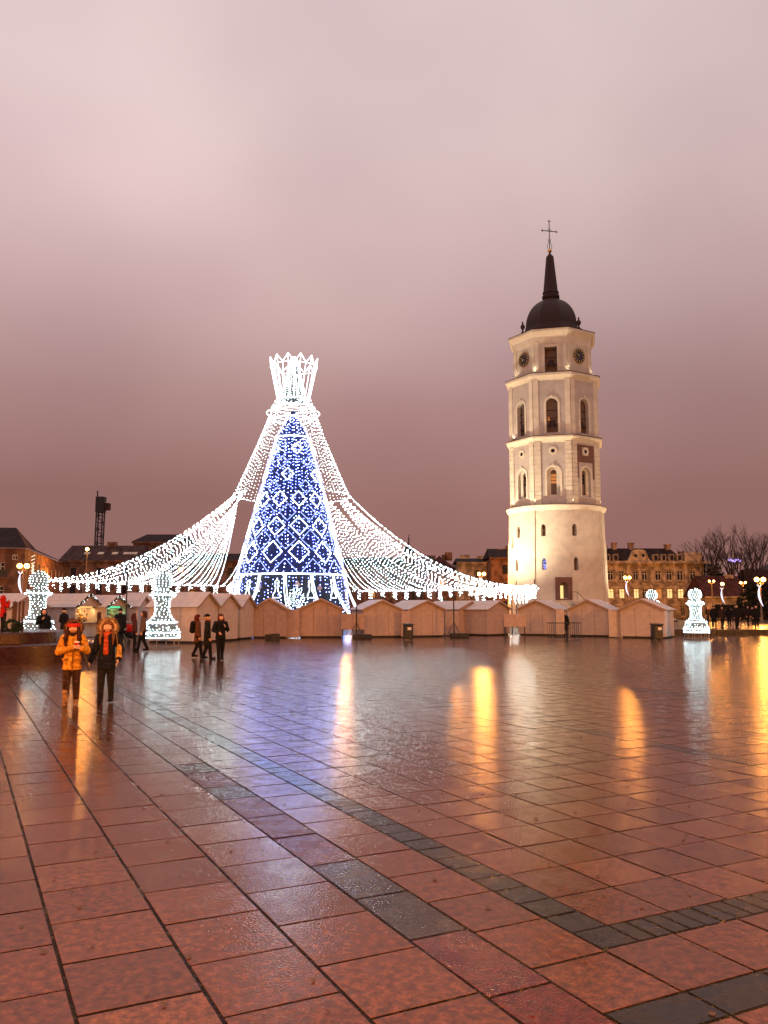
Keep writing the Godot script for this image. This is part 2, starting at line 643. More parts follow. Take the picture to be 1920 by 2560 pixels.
# ---------------------------------------------------------------- bell tower
const TOWER := Vector3(23.13, 0, -112)
func oct_ring(ap: float, y: float) -> Array:     # eight corners, the front face towards +z first
	var rc := ap / cos(PI / 8)
	var out := []
	for k in 8:
		var a := PI / 2 + PI / 8 - PI / 4 * k   # from the front face's left corner, clockwise from above
		out.append(Vector3(cos(a) * rc, y, sin(a) * rc))
	return out

func oct_sweep(b: MB, prof: Array) -> void:      # prof: Vector2(apothem, height), bottom to top
	for i in prof.size() - 1:
		var r0 := oct_ring(prof[i].x, prof[i].y)
		var r1 := oct_ring(prof[i + 1].x, prof[i + 1].y)
		for k in 8:
			var j := (k + 1) % 8
			b.quad(r0[k], r0[j], r1[j], r1[k])

func face_frame(k: int, ap: float, y: float) -> Array:   # [origin, right, up, normal, width] of an octagon's face k (0 = front, 1 = right of it ...)
	var r := oct_ring(ap, y)
	var a: Vector3 = r[k]
	var c: Vector3 = r[(k + 1) % 8]
	var right := (c - a).normalized()
	return [a, right, Vector3.UP, right.cross(Vector3.UP), a.distance_to(c)]

func strip_frame(b: MB, o: Vector3, r: Vector3, u: Vector3, n: Vector3, op: Array, wide: float, proud: float) -> void:   # a trim band round an arched or square opening
	var inner := []
	var outer := []
	if op[4]:
		var rad: float = (op[1] - op[0]) / 2
		var cx: float = (op[0] + op[1]) / 2
		inner.append(Vector2(op[0], op[2]))
		outer.append(Vector2(op[0] - wide, op[2]))
		for k in 15:
			var a := PI - PI * k / 14
			inner.append(Vector2(cx + cos(a) * rad, op[3] - rad + sin(a) * rad))
			outer.append(Vector2(cx + cos(a) * (rad + wide), op[3] - rad + sin(a) * (rad + wide)))
		inner.append(Vector2(op[1], op[2]))
		outer.append(Vector2(op[1] + wide, op[2]))
	else:
		inner = [Vector2(op[0], op[2]), Vector2(op[0], op[3]), Vector2(op[1], op[3]), Vector2(op[1], op[2])]
		outer = [Vector2(op[0] - wide, op[2]), Vector2(op[0] - wide, op[3] + wide), Vector2(op[1] + wide, op[3] + wide), Vector2(op[1] + wide, op[2])]
	for k in inner.size() - 1:
		var i0: Vector3 = o + r * inner[k].x + u * inner[k].y + n * proud
		var i1: Vector3 = o + r * inner[k + 1].x + u * inner[k + 1].y + n * proud
		var o0: Vector3 = o + r * outer[k].x + u * outer[k].y + n * proud
		var o1: Vector3 = o + r * outer[k + 1].x + u * outer[k + 1].y + n * proud
		b.qto(i0, i1, o1, o0, n)
		b.qto(o0, o1, o1 - n * (proud + 0.01), o0 - n * (proud + 0.01), (o0 - i0))
		b.qto(i0, i1, i1 - n * (proud + 0.01), i0 - n * (proud + 0.01), (i0 - o0))

func tower_radius(y: float) -> float:
	var p := [[0.0, 6.95], [1.2, 6.68], [3.0, 6.55], [10.2, 6.42], [10.8, 6.32], [14.4, 6.26]]
	for i in p.size() - 1:
		if y <= p[i + 1][0]:
			return lerpf(p[i][1], p[i + 1][1], (y - p[i][0]) / (p[i + 1][0] - p[i][0]))
	return 6.26

func make_tower() -> void:
	var t := thing("bell_tower", "tall white bell tower with round base, eight-sided storeys, dark dome and cross", "tower", TOWER, deg_to_rad(-13.7))
	# round base with slits; angles from the front (+z), growing to the right
	var ops := []
	for a in [[-50.0, 11.0, 12.5], [-14.8, 11.0, 12.5], [21.0, 11.0, 12.5], [-52.5, 6.7, 8.15], [-14.4, 6.7, 8.15], [21.5, 6.6, 8.25]]:
		var hw := 0.30 / 6.4
		ops.append([deg_to_rad(a[0] + 2.0) - hw, deg_to_rad(a[0] + 2.0) + hw, a[1], a[2] - 0.22])
		ops.append([deg_to_rad(a[0] + 2.0) - hw * 0.62, deg_to_rad(a[0] + 2.0) + hw * 0.62, a[2] - 0.22, a[2]])
	ops.append([deg_to_rad(-63.5), deg_to_rad(-60.0), 9.75, 11.3])
	ops.append([deg_to_rad(-60.0), deg_to_rad(-58.0), 9.75, 10.25])
	ops.append([deg_to_rad(8.7 - 5.2), deg_to_rad(8.7 + 5.2), 3.1, 5.25])
	ops.append([deg_to_rad(8.7 - 3.8), deg_to_rad(8.7 + 3.8), 5.25, 5.55])
	var an := []
	for k in 73:
		an.append(-PI + TAU * k / 72)
	var hs := [0.0, 1.2, 3.0, 10.2, 10.8, 14.4]
	for o in ops:
		an.append_array([o[0], o[1]])
		hs.append_array([o[2], o[3]])
	an.sort()
	hs.sort()
	var b := MB.new()
	var pt := func(a: float, y: float, inset: float) -> Vector3:
		var r := tower_radius(y) - inset
		return Vector3(sin(a) * r, y, cos(a) * r)
	for i in an.size() - 1:
		if an[i + 1] - an[i] < 1e-5:
			continue
		for j in hs.size() - 1:
			if hs[j + 1] - hs[j] < 1e-4:
				continue
			var ma: float = (an[i] + an[i + 1]) / 2
			var mh: float = (hs[j] + hs[j + 1]) / 2
			var open := false
			for o in ops:
				open = open or (ma > o[0] and ma < o[1] and mh > o[2] and mh < o[3])
			if open:
				continue
			var f := b.v.size()
			for q in [[an[i], hs[j]], [an[i + 1], hs[j]], [an[i + 1], hs[j + 1]], [an[i], hs[j + 1]]]:
				b.vert(pt.call(q[0], q[1], 0.0), Vector3(sin(q[0]), 0.02, cos(q[0])).normalized())
			b.ix.append_array([f, f + 2, f + 1, f, f + 3, f + 2])
	for o in ops:
		var deep := 0.7
		var ctr: Vector3 = pt.call((o[0] + o[1]) / 2, (o[2] + o[3]) / 2, 0.3)
		for s in [[o[0], o[2], o[0], o[3]], [o[1], o[2], o[1], o[3]], [o[0], o[2], o[1], o[2]], [o[0], o[3], o[1], o[3]]]:
			var p0: Vector3 = pt.call(s[0], s[1], 0.0)
			var p1: Vector3 = pt.call(s[2], s[3], 0.0)
			b.qto(p0, p1, pt.call(s[2], s[3], deep), pt.call(s[0], s[1], deep), ctr - (p0 + p1) / 2)
	part(t, "base_wall", b.mesh(), M.plaster)
	b = MB.new()
	b.lathe(Transform3D(), [Vector2(6.1, 0.3), Vector2(5.55, 14.2)], 48)
	part(t, "inner_wall", b.mesh(), M.brick_inside)
	b = MB.new()
	b.lathe(Transform3D(), [Vector2(6.26, 14.3), Vector2(6.30, 14.42), Vector2(6.48, 14.62), Vector2(6.56, 14.85), Vector2(6.62, 14.88), Vector2(6.62, 15.02)], 72)
	part(t, "cornice", b.mesh(), M.trim)
	b = MB.new()
	b.lathe(Transform3D(), [Vector2(6.66, 15.0), Vector2(6.66, 15.06), Vector2(5.3, 15.22)], 72)
	part(t, "ledge_roof", b.mesh(), M.copper_dark)
	# blue lights behind one slit
	b = MB.new()
	rng.seed = 5
	for k in 44:
		b.octa(pt.call(deg_to_rad(-12.4) + rng.randf_range(-0.036, 0.036), rng.randf_range(6.75, 8.05), 0.25), 0.045)
	stuff(part(t, "slit_lights", b.mesh(), M.tube_blue))
	# brick doorway, its arched door lit from inside
	var dn := Vector3(sin(deg_to_rad(8.7)), 0, cos(deg_to_rad(8.7)))
	var dr := Vector3(cos(deg_to_rad(8.7)), 0, -sin(deg_to_rad(8.7)))
	b = MB.new()
	b.wall(dn * 6.63 - dr * 1.05 + Vector3.UP * 2.9, dr, Vector3.UP, 2.1, 2.85, [[0.55, 1.55, 0.15, 2.2, true]], 0.35)
	part(t, "brick_doorway", b.mesh(), M.brick_field)
	b = MB.new()
	b.quad(dn * 6.3 - dr * 0.42 + Vector3.UP * 3.1, dn * 6.3 - dr * 0.05 + Vector3.UP * 3.1, dn * 6.3 - dr * 0.05 + Vector3.UP * 4.7, dn * 6.3 - dr * 0.42 + Vector3.UP * 4.7)
	part(t, "lit_doorway", b.mesh(), M.lit_window)
	for k in 7:
		b = MB.new()
		b.bx(dn * (6.9 + 0.0) + dr * (1.5 + 0.34 * k) + Vector3.UP * (2.8 - 0.36 * k - 0.2), Vector3(1.1, 0.36, 0.9))
		part(t, "step", b.mesh(), M.plaster_field)
	b = MB.new()
	b.tube([dn * 7.4 + dr * 0.7 + Vector3.UP * 3.9, dn * 7.4 + dr * 1.5 + Vector3.UP * 3.9, dn * 7.4 + dr * 4.0 + Vector3.UP * 1.4], 0.035, 5)
	for k in 5:
		var top := dn * 7.4 + dr * (0.7 + 0.8 * k) + Vector3.UP * (3.9 - maxf(0.0, 0.8 * k - 0.8))
		b.tube([top, top - Vector3.UP * 1.0], 0.025, 5)
	part(t, "stair_rail", b.mesh(), M.iron)
	for a in [-23.0, 67.0]:
		b = MB.new()
		var pts := []
		for k in 12:
			pts.append(pt.call(deg_to_rad(a), lerpf(0.3, 14.3, k / 11.0), -0.09))
		b.tube(pts, 0.06, 6)
		part(t, "drainpipe", b.mesh(), M.trim)
	# eight-sided storeys
	var tiers := [[5.74, 15.1, 23.3], [5.74, 24.1, 31.6], [5.04, 32.5, 36.9]]
	for ti in 3:
		var ap: float = tiers[ti][0]
		var y0: float = tiers[ti][1]
		var y1: float = tiers[ti][2]
		b = MB.new()
		var inner := MB.new()
		oct_sweep(inner, [Vector2(ap - 0.75, y0), Vector2(ap - 0.75, y1)])
		part(t, "inner_wall", inner.mesh(), M.brick_inside)
		for k in 8:
			var ff := face_frame(k, ap, y0)
			var o: Vector3 = ff[0]
			var r: Vector3 = ff[1]
			var n: Vector3 = ff[3]
			var w: float = ff[4]
			var mid := w / 2
			var win := []
			if ti == 0:
				win = [mid - 0.80, mid + 0.80, 1.0, 4.85, true]
			elif ti == 1:
				win = [mid - 0.74, mid + 0.74, 0.35, 4.95, true]
			elif k % 2 == 0:
				win = [mid - 0.80, mid + 0.80, 0.25, 3.6, false]
			var holes := [win] if win else []
			var wb := MB.new()
			wb.wall(o, r, Vector3.UP, w, y1 - y0, holes, 0.55)
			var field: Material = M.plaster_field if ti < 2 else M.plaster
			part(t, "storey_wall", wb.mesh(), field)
			if k > 2 and k < 6:
				continue
			# pilasters at both ends of the face
			if ti == 0:
				for s in [0.42, w - 0.42]:
					var bh := (y1 - y0) / 14.0
					for q in 14:
						var qb := MB.new()
						qb.cbox(Transform3D(Basis(r, Vector3.UP, n), o + r * s + Vector3.UP * (bh * (q + 0.5)) + n * 0.05), Vector3(0.80, bh - 0.035, 0.18), 0.02)
						part(t, "quoin_block", qb.mesh(), M.brick_field if k == 1 and s < 1.0 and q > 8 and q < 13 and false else M.trim)
			else:
				for s in [0.36, w - 0.36] if ti == 1 else [0.3, w - 0.3]:
					var qb := MB.new()
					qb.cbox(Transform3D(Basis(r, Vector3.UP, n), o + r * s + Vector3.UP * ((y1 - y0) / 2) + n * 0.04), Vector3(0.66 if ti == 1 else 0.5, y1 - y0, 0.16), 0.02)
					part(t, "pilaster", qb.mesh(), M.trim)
			if win:
				var sb := MB.new()
				strip_frame(sb, o, r, Vector3.UP, n, win, 0.28, 0.09)
				var fr := part(t, "window_surround", sb.mesh(), M.trim)
				if ti < 2:
					sb = MB.new()
					sb.bx(Vector3.ZERO, Vector3(0.24, 0.34, 0.16))
					var key := part(fr, "keystone", sb.mesh(), M.trim)
					key.transform = Transform3D(Basis(r, Vector3.UP, n), o + r * mid + Vector3.UP * (win[3] + 0.24) + n * 0.10)
				# louvres or glass deep in the opening, with a lit room behind some
				var gb := MB.new()
				var gz := n * -0.40
				if ti == 0:
					gb.wall(o + gz, r, Vector3.UP, w, y1 - y0, [[mid - 0.36, mid + 0.36, win[2] + 0.3, win[3] - 0.30, true]], 0.2)
					part(t, "niche_back", gb.mesh(), M.plaster)
					var lb := MB.new()
					for q in 3:
						lb.bx(Vector3(0, 0.05 + 0.44 * q, 0), Vector3(0.66, 0.34, 0.03))
					var room := part(t, "window_light", lb.mesh(), M.lit_window_dim if k == 0 else M.window_dark)
					room.transform = Transform3D(Basis(r, Vector3.UP, n), o + r * mid + Vector3.UP * (win[2] + 1.9) + n * -0.66)
				else:
					for q in 3:
						var lb2 := MB.new()
						lb2.bx(Vector3.ZERO, Vector3(1.5, 0.10, 0.08))
						var bar := part(t, "belfry_beam", lb2.mesh(), M.copper_dark)
						bar.transform = Transform3D(Basis(r, Vector3.UP, n), o + r * mid + Vector3.UP * (win[2] + 1.0 + 1.0 * q) + n * -0.45)
					var bell := MB.new()
					bell.lathe(Transform3D(), [Vector2(0.52, -0.55), Vector2(0.44, -0.35), Vector2(0.34, 0.05), Vector2(0.24, 0.35), Vector2(0.0, 0.45)], 16)
					part(t, "bell", bell.mesh(), M.copper_dark, o + r * mid + Vector3.UP * (win[2] + 1.35) + n * -0.62)
					if ti == 1 and k == 0:
						var lw := MB.new()
						lw.bx(Vector3.ZERO, Vector3(0.28, 0.42, 0.04))
						var l2 := part(t, "window_light", lw.mesh(), M.lit_window_dim)
						l2.transform = Transform3D(Basis(r, Vector3.UP, n), o + r * (mid - 0.45) + Vector3.UP * (win[2] + 1.95) + n * -0.52)
			if ti == 0:
				var ob := MB.new()
				var cen := o + r * mid + Vector3.UP * 6.95
				var bs := Basis(r, n, -Vector3.UP)
				ob.lathe(Transform3D(bs, cen), [Vector2(0.55, 0.0), Vector2(0.55, 0.10), Vector2(0.26, 0.10), Vector2(0.26, 0.0)], 20)
				var oc := part(t, "oculus_ring", ob.mesh(), M.trim)
				ob = MB.new()
				ob.lathe(Transform3D(bs, cen), [Vector2(0.27, 0.02), Vector2(0.0, 0.02)], 20)
				part(oc, "oculus_glass", ob.mesh(), M.window_dark)
				if k == 1:      # plaster lost from this face: bare brick
					var rb := MB.new()
					rb.wall(o + r * 0.86 + n * 0.02 + Vector3.UP * 3.4, r, Vector3.UP, w - 1.72, 4.4, [[0.30, w - 2.02, -0.01, 2.1, false], [mid - 1.42, mid - 0.3, 2.99, 4.11, false]], 0.02)
					var bf := part(t, "bare_brick", rb.mesh(), M.brick_field)
					bf.set_meta("label", "patch of bare brick where plaster is missing")
			elif ti == 2 and k % 2 == 1:
				make_clock(t, o + r * mid + Vector3.UP * 2.5 + n * 0.03, Basis(r, Vector3.UP, n))
			elif ti == 2:
				var sw := MB.new()
				for s in [-0.55, 0.0, 0.55]:
					sw.tube([Vector3(s - 0.26, 0.1, 0), Vector3(s - 0.12, -0.12, 0.03), Vector3(s + 0.12, -0.12, 0.03), Vector3(s + 0.26, 0.1, 0)], 0.05, 5)
				var relief := part(t, "festoon", sw.mesh(), M.trim)
				relief.transform = Transform3D(Basis(r, Vector3.UP, n), o + r * mid + Vector3.UP * 4.1 + n * 0.03)
	for c in [[5.74, 6.25, 23.3, 24.05], [5.74, 6.19, 31.55, 32.4]]:
		b = MB.new()
		oct_sweep(b, [Vector2(c[0], c[2] - 0.15), Vector2(c[0] + 0.06, c[2]), Vector2(c[0] + 0.30, c[2] + 0.30), Vector2(c[1], c[2] + 0.45), Vector2(c[1], c[3] - 0.08)])
		part(t, "cornice", b.mesh(), M.trim)
		b = MB.new()
		oct_sweep(b, [Vector2(c[1] + 0.03, c[3] - 0.09), Vector2(c[1] + 0.03, c[3]), Vector2(4.9, c[3] + 0.20)])
		part(t, "ledge_roof", b.mesh(), M.copper_dark)
	b = MB.new()
	oct_sweep(b, [Vector2(5.04, 36.6), Vector2(5.12, 36.9), Vector2(5.2, 37.5), Vector2(5.5, 37.85), Vector2(5.72, 38.1), Vector2(5.72, 38.38)])
	part(t, "cornice", b.mesh(), M.trim)
	b = MB.new()
	oct_sweep(b, [Vector2(5.75, 38.37), Vector2(5.75, 38.45), Vector2(4.2, 38.75), Vector2(4.1, 39.3), Vector2(3.55, 39.6), Vector2(3.45, 40.1)])
	part(t, "attic_roof", b.mesh(), M.copper_dark)
	b = MB.new()
	var prof := []
	for k in 13:
		var a := deg_to_rad(82.0) * k / 12
		prof.append(Vector2(3.42 * cos(a), 40.05 + 4.35 * sin(a)))
	for i in 12:
		var r0 := oct_ring(prof[i].x, prof[i].y)
		var r1 := oct_ring(prof[i + 1].x, prof[i + 1].y)
		for k in 8:
			b.quad(r0[k], r0[(k + 1) % 8], r1[(k + 1) % 8], r1[k])
	part(t, "dome", b.mesh(), M.copper_dark)
	b = MB.new()
	oct_sweep(b, [Vector2(0.95, 44.2), Vector2(1.18, 44.55), Vector2(1.18, 44.75), Vector2(0.98, 44.9), Vector2(0.98, 45.15), Vector2(1.10, 45.25), Vector2(0.98, 45.45), Vector2(0.50, 50.5), Vector2(0.16, 50.95), Vector2(0.12, 51.2)])
	part(t, "spire", b.mesh(), M.copper_dark)
	b = MB.new()
	b.ball(Transform3D(Basis().scaled(Vector3(0.30, 0.30, 0.30)), Vector3(0, 51.45, 0)), 14)
	part(t, "gilt_ball", b.mesh(), M.gold)
	b = MB.new()
	b.tube([Vector3(0, 51.6, 0), Vector3(0, 55.9, 0)], 0.065, 6)
	var cd := Vector3(1, 0, -0.5).normalized()
	b.tube([Vector3(0, 54.3, 0) - cd * 1.15, Vector3(0, 54.3, 0) + cd * 1.15], 0.06, 6)
	for e in [Vector3(0, 55.75, 0), Vector3(0, 54.3, 0) - cd * 1.05, Vector3(0, 54.3, 0) + cd * 1.05]:
		b.tube([e - cd * 0.22, e + cd * 0.22], 0.045, 5)
		b.tube([e - Vector3.UP * 0.22, e + Vector3.UP * 0.22], 0.045, 5)
	for s in [-1.0, 1.0]:
		b.tube([Vector3(0, 51.7, 0) + cd * s * 0.3, Vector3(0, 52.2, 0) + cd * s * 0.34, Vector3(0, 52.7, 0) + cd * s * 0.12, Vector3(0, 53.2, 0) + cd * s * 0.22], 0.035, 5)
		b.tube([Vector3(0, 54.3, 0) + cd * s * 0.4, Vector3(0, 54.7, 0)], 0.03, 5)
	part(t, "cross", b.mesh(), M.iron)
	for k in [7, 0, 1, 2, 3, 4, 5, 6]:
		if k % 2 == 0:
			var cn: Vector3 = (oct_ring(5.2, 38.5)[k] + oct_ring(5.2, 38.5)[(k + 7) % 8]) / 2.0
			b = MB.new()
			b.lathe(Transform3D(Basis(), cn), [Vector2(0.22, 0.0), Vector2(0.22, 0.25), Vector2(0.10, 0.45), Vector2(0.12, 0.6), Vector2(0.32, 0.95), Vector2(0.25, 1.25), Vector2(0.09, 1.42), Vector2(0.13, 1.6), Vector2(0.0, 1.85)], 10)
			part(t, "finial_urn", b.mesh(), M.copper_dark)
	# floodlights round the foot of the tower and on its ledges
	var foot := [
		[Vector3(-15, 0.3, 13), Vector3(0, 21, 2), 1150.0, 34.0, "floodlight in front of the bell tower aimed at its white wall"],
		[Vector3(-11.5, 0.3, -3.0), Vector3(-5.6, 12, 0), 260.0, 40.0, "floodlight grazing the side of the bell tower towards the tree"],
		[Vector3(10.5, 0.3, -3.5), Vector3(5.8, 12, 0), 260.0, 40.0, "floodlight grazing the side of the bell tower away from the tree"],
		[Vector3(13, 0.3, 17), Vector3(0, 28, 2), 170.0, 32.0, "floodlight aimed at the shaded side of the bell tower"]]
	var turn := Basis(Vector3.UP, deg_to_rad(-13.7))
	for f in foot:
		floodlight(TOWER + turn * f[0], TOWER + turn * f[1], f[2], f[3], f[4])
	for y in [15.3, 24.3, 32.6]:
		for a in [-60.0, -22.5, 22.5, 67.5]:
			var rr: float = 6.2 if y < 20 else 6.0 if y < 30 else 5.75
			var p := Vector3(sin(deg_to_rad(a)) * rr, y, cos(deg_to_rad(a)) * rr)
			var q := Vector3(sin(deg_to_rad(a)) * (rr - 0.15), y + 8.0, cos(deg_to_rad(a)) * (rr - 0.15))
			ledge_lamp(t, p, q, 1.6 if a < 0.0 else 1.0)

func make_clock(t: Node3D, p: Vector3, bs: Basis) -> void:
	var b := MB.new()
	b.lathe(Transform3D(Basis(bs.x, bs.z, -bs.y), p), [Vector2(1.0, 0.0), Vector2(1.0, 0.08), Vector2(0.0, 0.08)], 32)
	var cl := part(t, "clock_face", b.mesh(), M.clock_black)
	b = MB.new()
	var loop := []
	for k in 32:
		loop.append(p + bs * Vector3(cos(TAU * k / 32) * 0.97, sin(TAU * k / 32) * 0.97, 0.10))
	b.tube(loop, 0.035, 5, true)
	part(cl, "clock_rim", b.mesh(), M.gold)
	for k in 12:
		b = MB.new()
		var a := TAU * k / 12
		b.box(Transform3D(Basis(Vector3(cos(a), -sin(a), 0), Vector3(sin(a), cos(a), 0), Vector3.BACK), Vector3(sin(a), cos(a), 0) * 0.76), Vector3(0.10, 0.24, 0.03))
		var nm := part(cl, "hour_mark", b.mesh(), M.gold)
		nm.transform = Transform3D(bs, p + bs.z * 0.10)
	for hnd in [[5.15, 0.55], [4.1, 0.36]]:
		b = MB.new()
		b.tube([p + bs.z * 0.13, p + bs * Vector3(sin(hnd[0]) * hnd[1], cos(hnd[0]) * hnd[1], 0.13)], 0.035, 5)
		part(cl, "clock_hand", b.mesh(), M.gold)

func spot(parent: Node, p: Vector3, q: Vector3, e: float, cone: float, size: float, k := Color(1.0, 0.80, 0.54)) -> void:
	var l := SpotLight3D.new()
	l.name = "lamp_beam"
	parent.add_child(l, true)
	l.transform = Transform3D(Basis.looking_at(q - p, Vector3.UP if absf((q - p).normalized().y) < 0.98 else Vector3.BACK), p)
	l.light_color = lin(k.r, k.g, k.b)
	l.light_energy = e
	l.spot_angle = cone
	l.spot_angle_attenuation = 0.8
	l.spot_range = 200.0
	l.spot_attenuation = 2.0
	l.light_size = size
	l.shadow_enabled = true

func floodlight(p: Vector3, aim: Vector3, e: float, cone: float, label: String) -> void:
	var f := thing("floodlight", label, "floodlight", Vector3(p.x, 0, p.z), 0.0, "floodlights round the bell tower")
	var d := (aim - p).normalized()
	var s := d.cross(Vector3.UP).normalized()
	var bs := Basis(s, s.cross(d) * -1.0, -d).orthonormalized()
	var c := Vector3(0, p.y + 0.15, 0)
	var b := MB.new()
	b.cbox(Transform3D(bs, c), Vector3(0.6, 0.45, 0.25), 0.04)
	part(f, "housing", b.mesh(), M.iron)
	b = MB.new()
	b.tube([c + s * 0.34, Vector3(0, 0.02, 0) + s * 0.34, Vector3(0, 0.02, 0) - s * 0.34, c - s * 0.34], 0.025, 5)
	part(f, "bracket", b.mesh(), M.iron)
	b = MB.new()
	b.box(Transform3D(bs, c + d * 0.13), Vector3(0.5, 0.36, 0.02))
	part(f, "lamp_glass", b.mesh(), M.flood_face)
	spot(f, c + d * 0.30, c + d * 10.0, e, cone, 0.2)

func ledge_lamp(t: Node3D, p: Vector3, q: Vector3, e: float) -> void:
	var b := MB.new()
	b.cbox(Transform3D(Basis(), p + Vector3.UP * 0.06), Vector3(0.3, 0.10, 0.3), 0.02)
	var o := part(t, "ledge_lamp", b.mesh(), M.iron)
	b = MB.new()
	b.bx(p + Vector3.UP * 0.12, Vector3(0.22, 0.02, 0.22))
	part(o, "lamp_glass", b.mesh(), M.flood_face)
	spot(o, p + Vector3.UP * 0.2, q, e, 62.0, 0.1)

# ---------------------------------------------------------------- the light tree and its canopy of strings
const TREE := Vector3(-8.85, 0, -80)
func cone_r(y: float) -> float:
	var p := [[0.0, 5.75], [4.95, 5.11], [18.2, 1.62], [20.9, 0.28], [21.2, 0.1]]
	for i in p.size() - 1:
		if y <= p[i + 1][0]:
			return lerpf(p[i][1], p[i + 1][1], (y - p[i][0]) / (p[i + 1][0] - p[i][0]))
	return 0.1

func on_cone(deg: float, y: float, off := 0.0) -> Vector3:    # degrees to the right of the side that faces the camera
	var a := deg_to_rad(deg - 6.3)
	var r := cone_r(y) + off
	return Vector3(sin(a) * r, y, cos(a) * r)

func ring_at(r: float, y: float, seg := 64) -> Array:
	var out := []
	for k in seg:
		out.append(Vector3(cos(TAU * k / seg) * r, y, sin(TAU * k / seg) * r))
	return out

func make_tree() -> void:
	var t := thing("light_tree", "tall cone of blue lights with white diamonds and a glowing crown on top", "light tree", TREE)
	var b := MB.new()
	b.lathe(Transform3D(), [Vector2(4.95, 4.95), Vector2(1.50, 18.2), Vector2(0.20, 20.9), Vector2(0.0, 21.0)], 48)
	part(t, "cone_body", b.mesh(), M.tree_core)
	b = MB.new()
	b.lathe(Transform3D(), [Vector2(5.55, 0.0), Vector2(4.95, 4.95)], 48)
	part(t, "skirt", b.mesh(), M.tree_skirt)
	# strings of blue bulbs down the cone
	rng.seed = 31
	for s in 76:
		var deg := 360.0 / 76 * s
		b = MB.new()
		var lilac := MB.new()
		var y := 20.6 - rng.randf() * 0.3
		while y > 0.4:
			var bend := sin(y * 0.9 + s * 1.7) * 1.4
			var thin := s % 4 != 0 and y > 18.0 and s % 2 == 1
			if not thin and rng.randf() < 0.86:
				var p := on_cone(deg + bend, y, rng.randf_range(-0.02, 0.10))
				if rng.randf() < (0.28 if y < 17.0 else 0.7):
					lilac.octa(p, rng.randf_range(0.028, 0.042))
				else:
					b.octa(p, rng.randf_range(0.030, 0.044))
			y -= rng.randf_range(0.24, 0.42)
		stuff(part(t, "blue_light_string", b.mesh(), M.bulb_blue))
		stuff(part(t, "lilac_light_string", lilac.mesh(), M.bulb_lilac))
	# diamonds of light tube: [height, half width, half height, how many round, first angle, white]
	var rows := [[6.95, 0.92, 1.0, 12, -9.0, true], [9.35, 0.80, 0.86, 12, -8.0, true], [11.95, 0.66, 0.73, 12, -7.0, true], [14.35, 0.55, 0.60, 6, 3.5, true], [16.9, 0.46, 0.52, 6, 23.0, true],
		[8.1, 0.88, 0.92, 12, 6.0, false], [10.65, 0.72, 0.80, 12, 6.5, false], [13.15, 0.60, 0.66, 6, -23.0, false], [15.6, 0.50, 0.56, 6, -10.0, false]]
	for row in rows:
		for k in row[3]:
			var deg: float = row[4] + 360.0 / row[3] * k
			var w := rad_to_deg(row[1] / cone_r(row[0]))
			var pts := []
			for c in [[0, -1], [0.5, -0.5], [1, 0], [0.5, 0.5], [0, 1], [-0.5, 0.5], [-1, 0], [-0.5, -0.5]]:
				pts.append(on_cone(deg + w * c[0] * cone_r(row[0]) / cone_r(row[0] + row[2] * c[1]), row[0] + row[2] * c[1], 0.16))
			b = MB.new()
			b.tube(pts, 0.042 if row[5] else 0.036, 5, true)
			part(t, "diamond_tube", b.mesh(), M.tube_white if row[5] else M.tube_blue)
	for k in 12:                                     # the zigzag above the base ring
		var deg := 6.0 + 30.0 * k
		b = MB.new()
		b.tube([on_cone(deg - 13.5, 5.05, 0.14), on_cone(deg, 6.35, 0.14), on_cone(deg + 13.5, 5.05, 0.14)], 0.045, 5)
		part(t, "zigzag_tube", b.mesh(), M.tube_blue)
	for r in [[5.22, 4.95, 0.075, 0], [1.75, 18.2, 0.06, 0], [1.92, 20.1, 0.06, 1]]:
		b = MB.new()
		b.tube(ring_at(r[0], r[1]), r[2], 6, true)
		part(t, "ring_tube", b.mesh(), M.tube_white)
	# below the ring: paired bows, chess pawns and small silver panels, and a doorway of white lights
	for k in 9:
		var deg := -98.0 + 36.0 * k * 0.72
		var lean := 1.0 if deg > 0.0 else -1.0
		for off in [0.0, 2.2]:
			b = MB.new()
			var pts := []
			for q in 9:
				var s := q / 8.0
				pts.append(on_cone(deg + off + lean * s * s * 9.0, 4.9 - 4.5 * s, 0.20 + 1.6 * s * s))
			b.tube(pts, 0.036, 5)
			part(t, "bow_tube", b.mesh(), M.tube_white)
	for deg in [-67.0, -47.0, -31.5, -0.5, 9.0 + 22.0, 56.0]:
		b = MB.new()
		var outline := [[0, 1.35], [0.13, 1.30], [0.17, 1.17], [0.11, 1.02], [0.22, 0.92], [0.10, 0.86], [0.12, 0.55], [0.30, 0.28], [0.33, 0.05], [-0.33, 0.05], [-0.30, 0.28], [-0.12, 0.55], [-0.10, 0.86], [-0.22, 0.92], [-0.11, 1.02], [-0.17, 1.17], [-0.13, 1.30]]
		var pts := []
		for o in outline:
			pts.append(on_cone(deg + rad_to_deg(o[0] / 5.4), 2.75 + o[1] * 1.2, 0.25))
		b.tube(pts, 0.034, 5, true)
		part(t, "pawn_tube", b.mesh(), M.tube_white)
	for e in [[-18.0, 3.8], [-10.0, 2.4], [18.5, 4.0], [40.0, 3.7]]:
		b = MB.new()
		var pts := []
		for c in [[0, -1], [1, 0], [0, 1], [-1, 0]]:
			pts.append(on_cone(e[0] + c[0] * 2.6, e[1] + c[1] * 0.33, 0.30))
		b.quad(pts[0], pts[1], pts[2], pts[3])
		for c in 4:
			b.quad(pts[c], pts[(c + 1) % 4], pts[(c + 1) % 4] * 0.99, pts[c] * 0.99)
		part(t, "silver_panel", b.mesh(), M.silver_panel)
	b = MB.new()
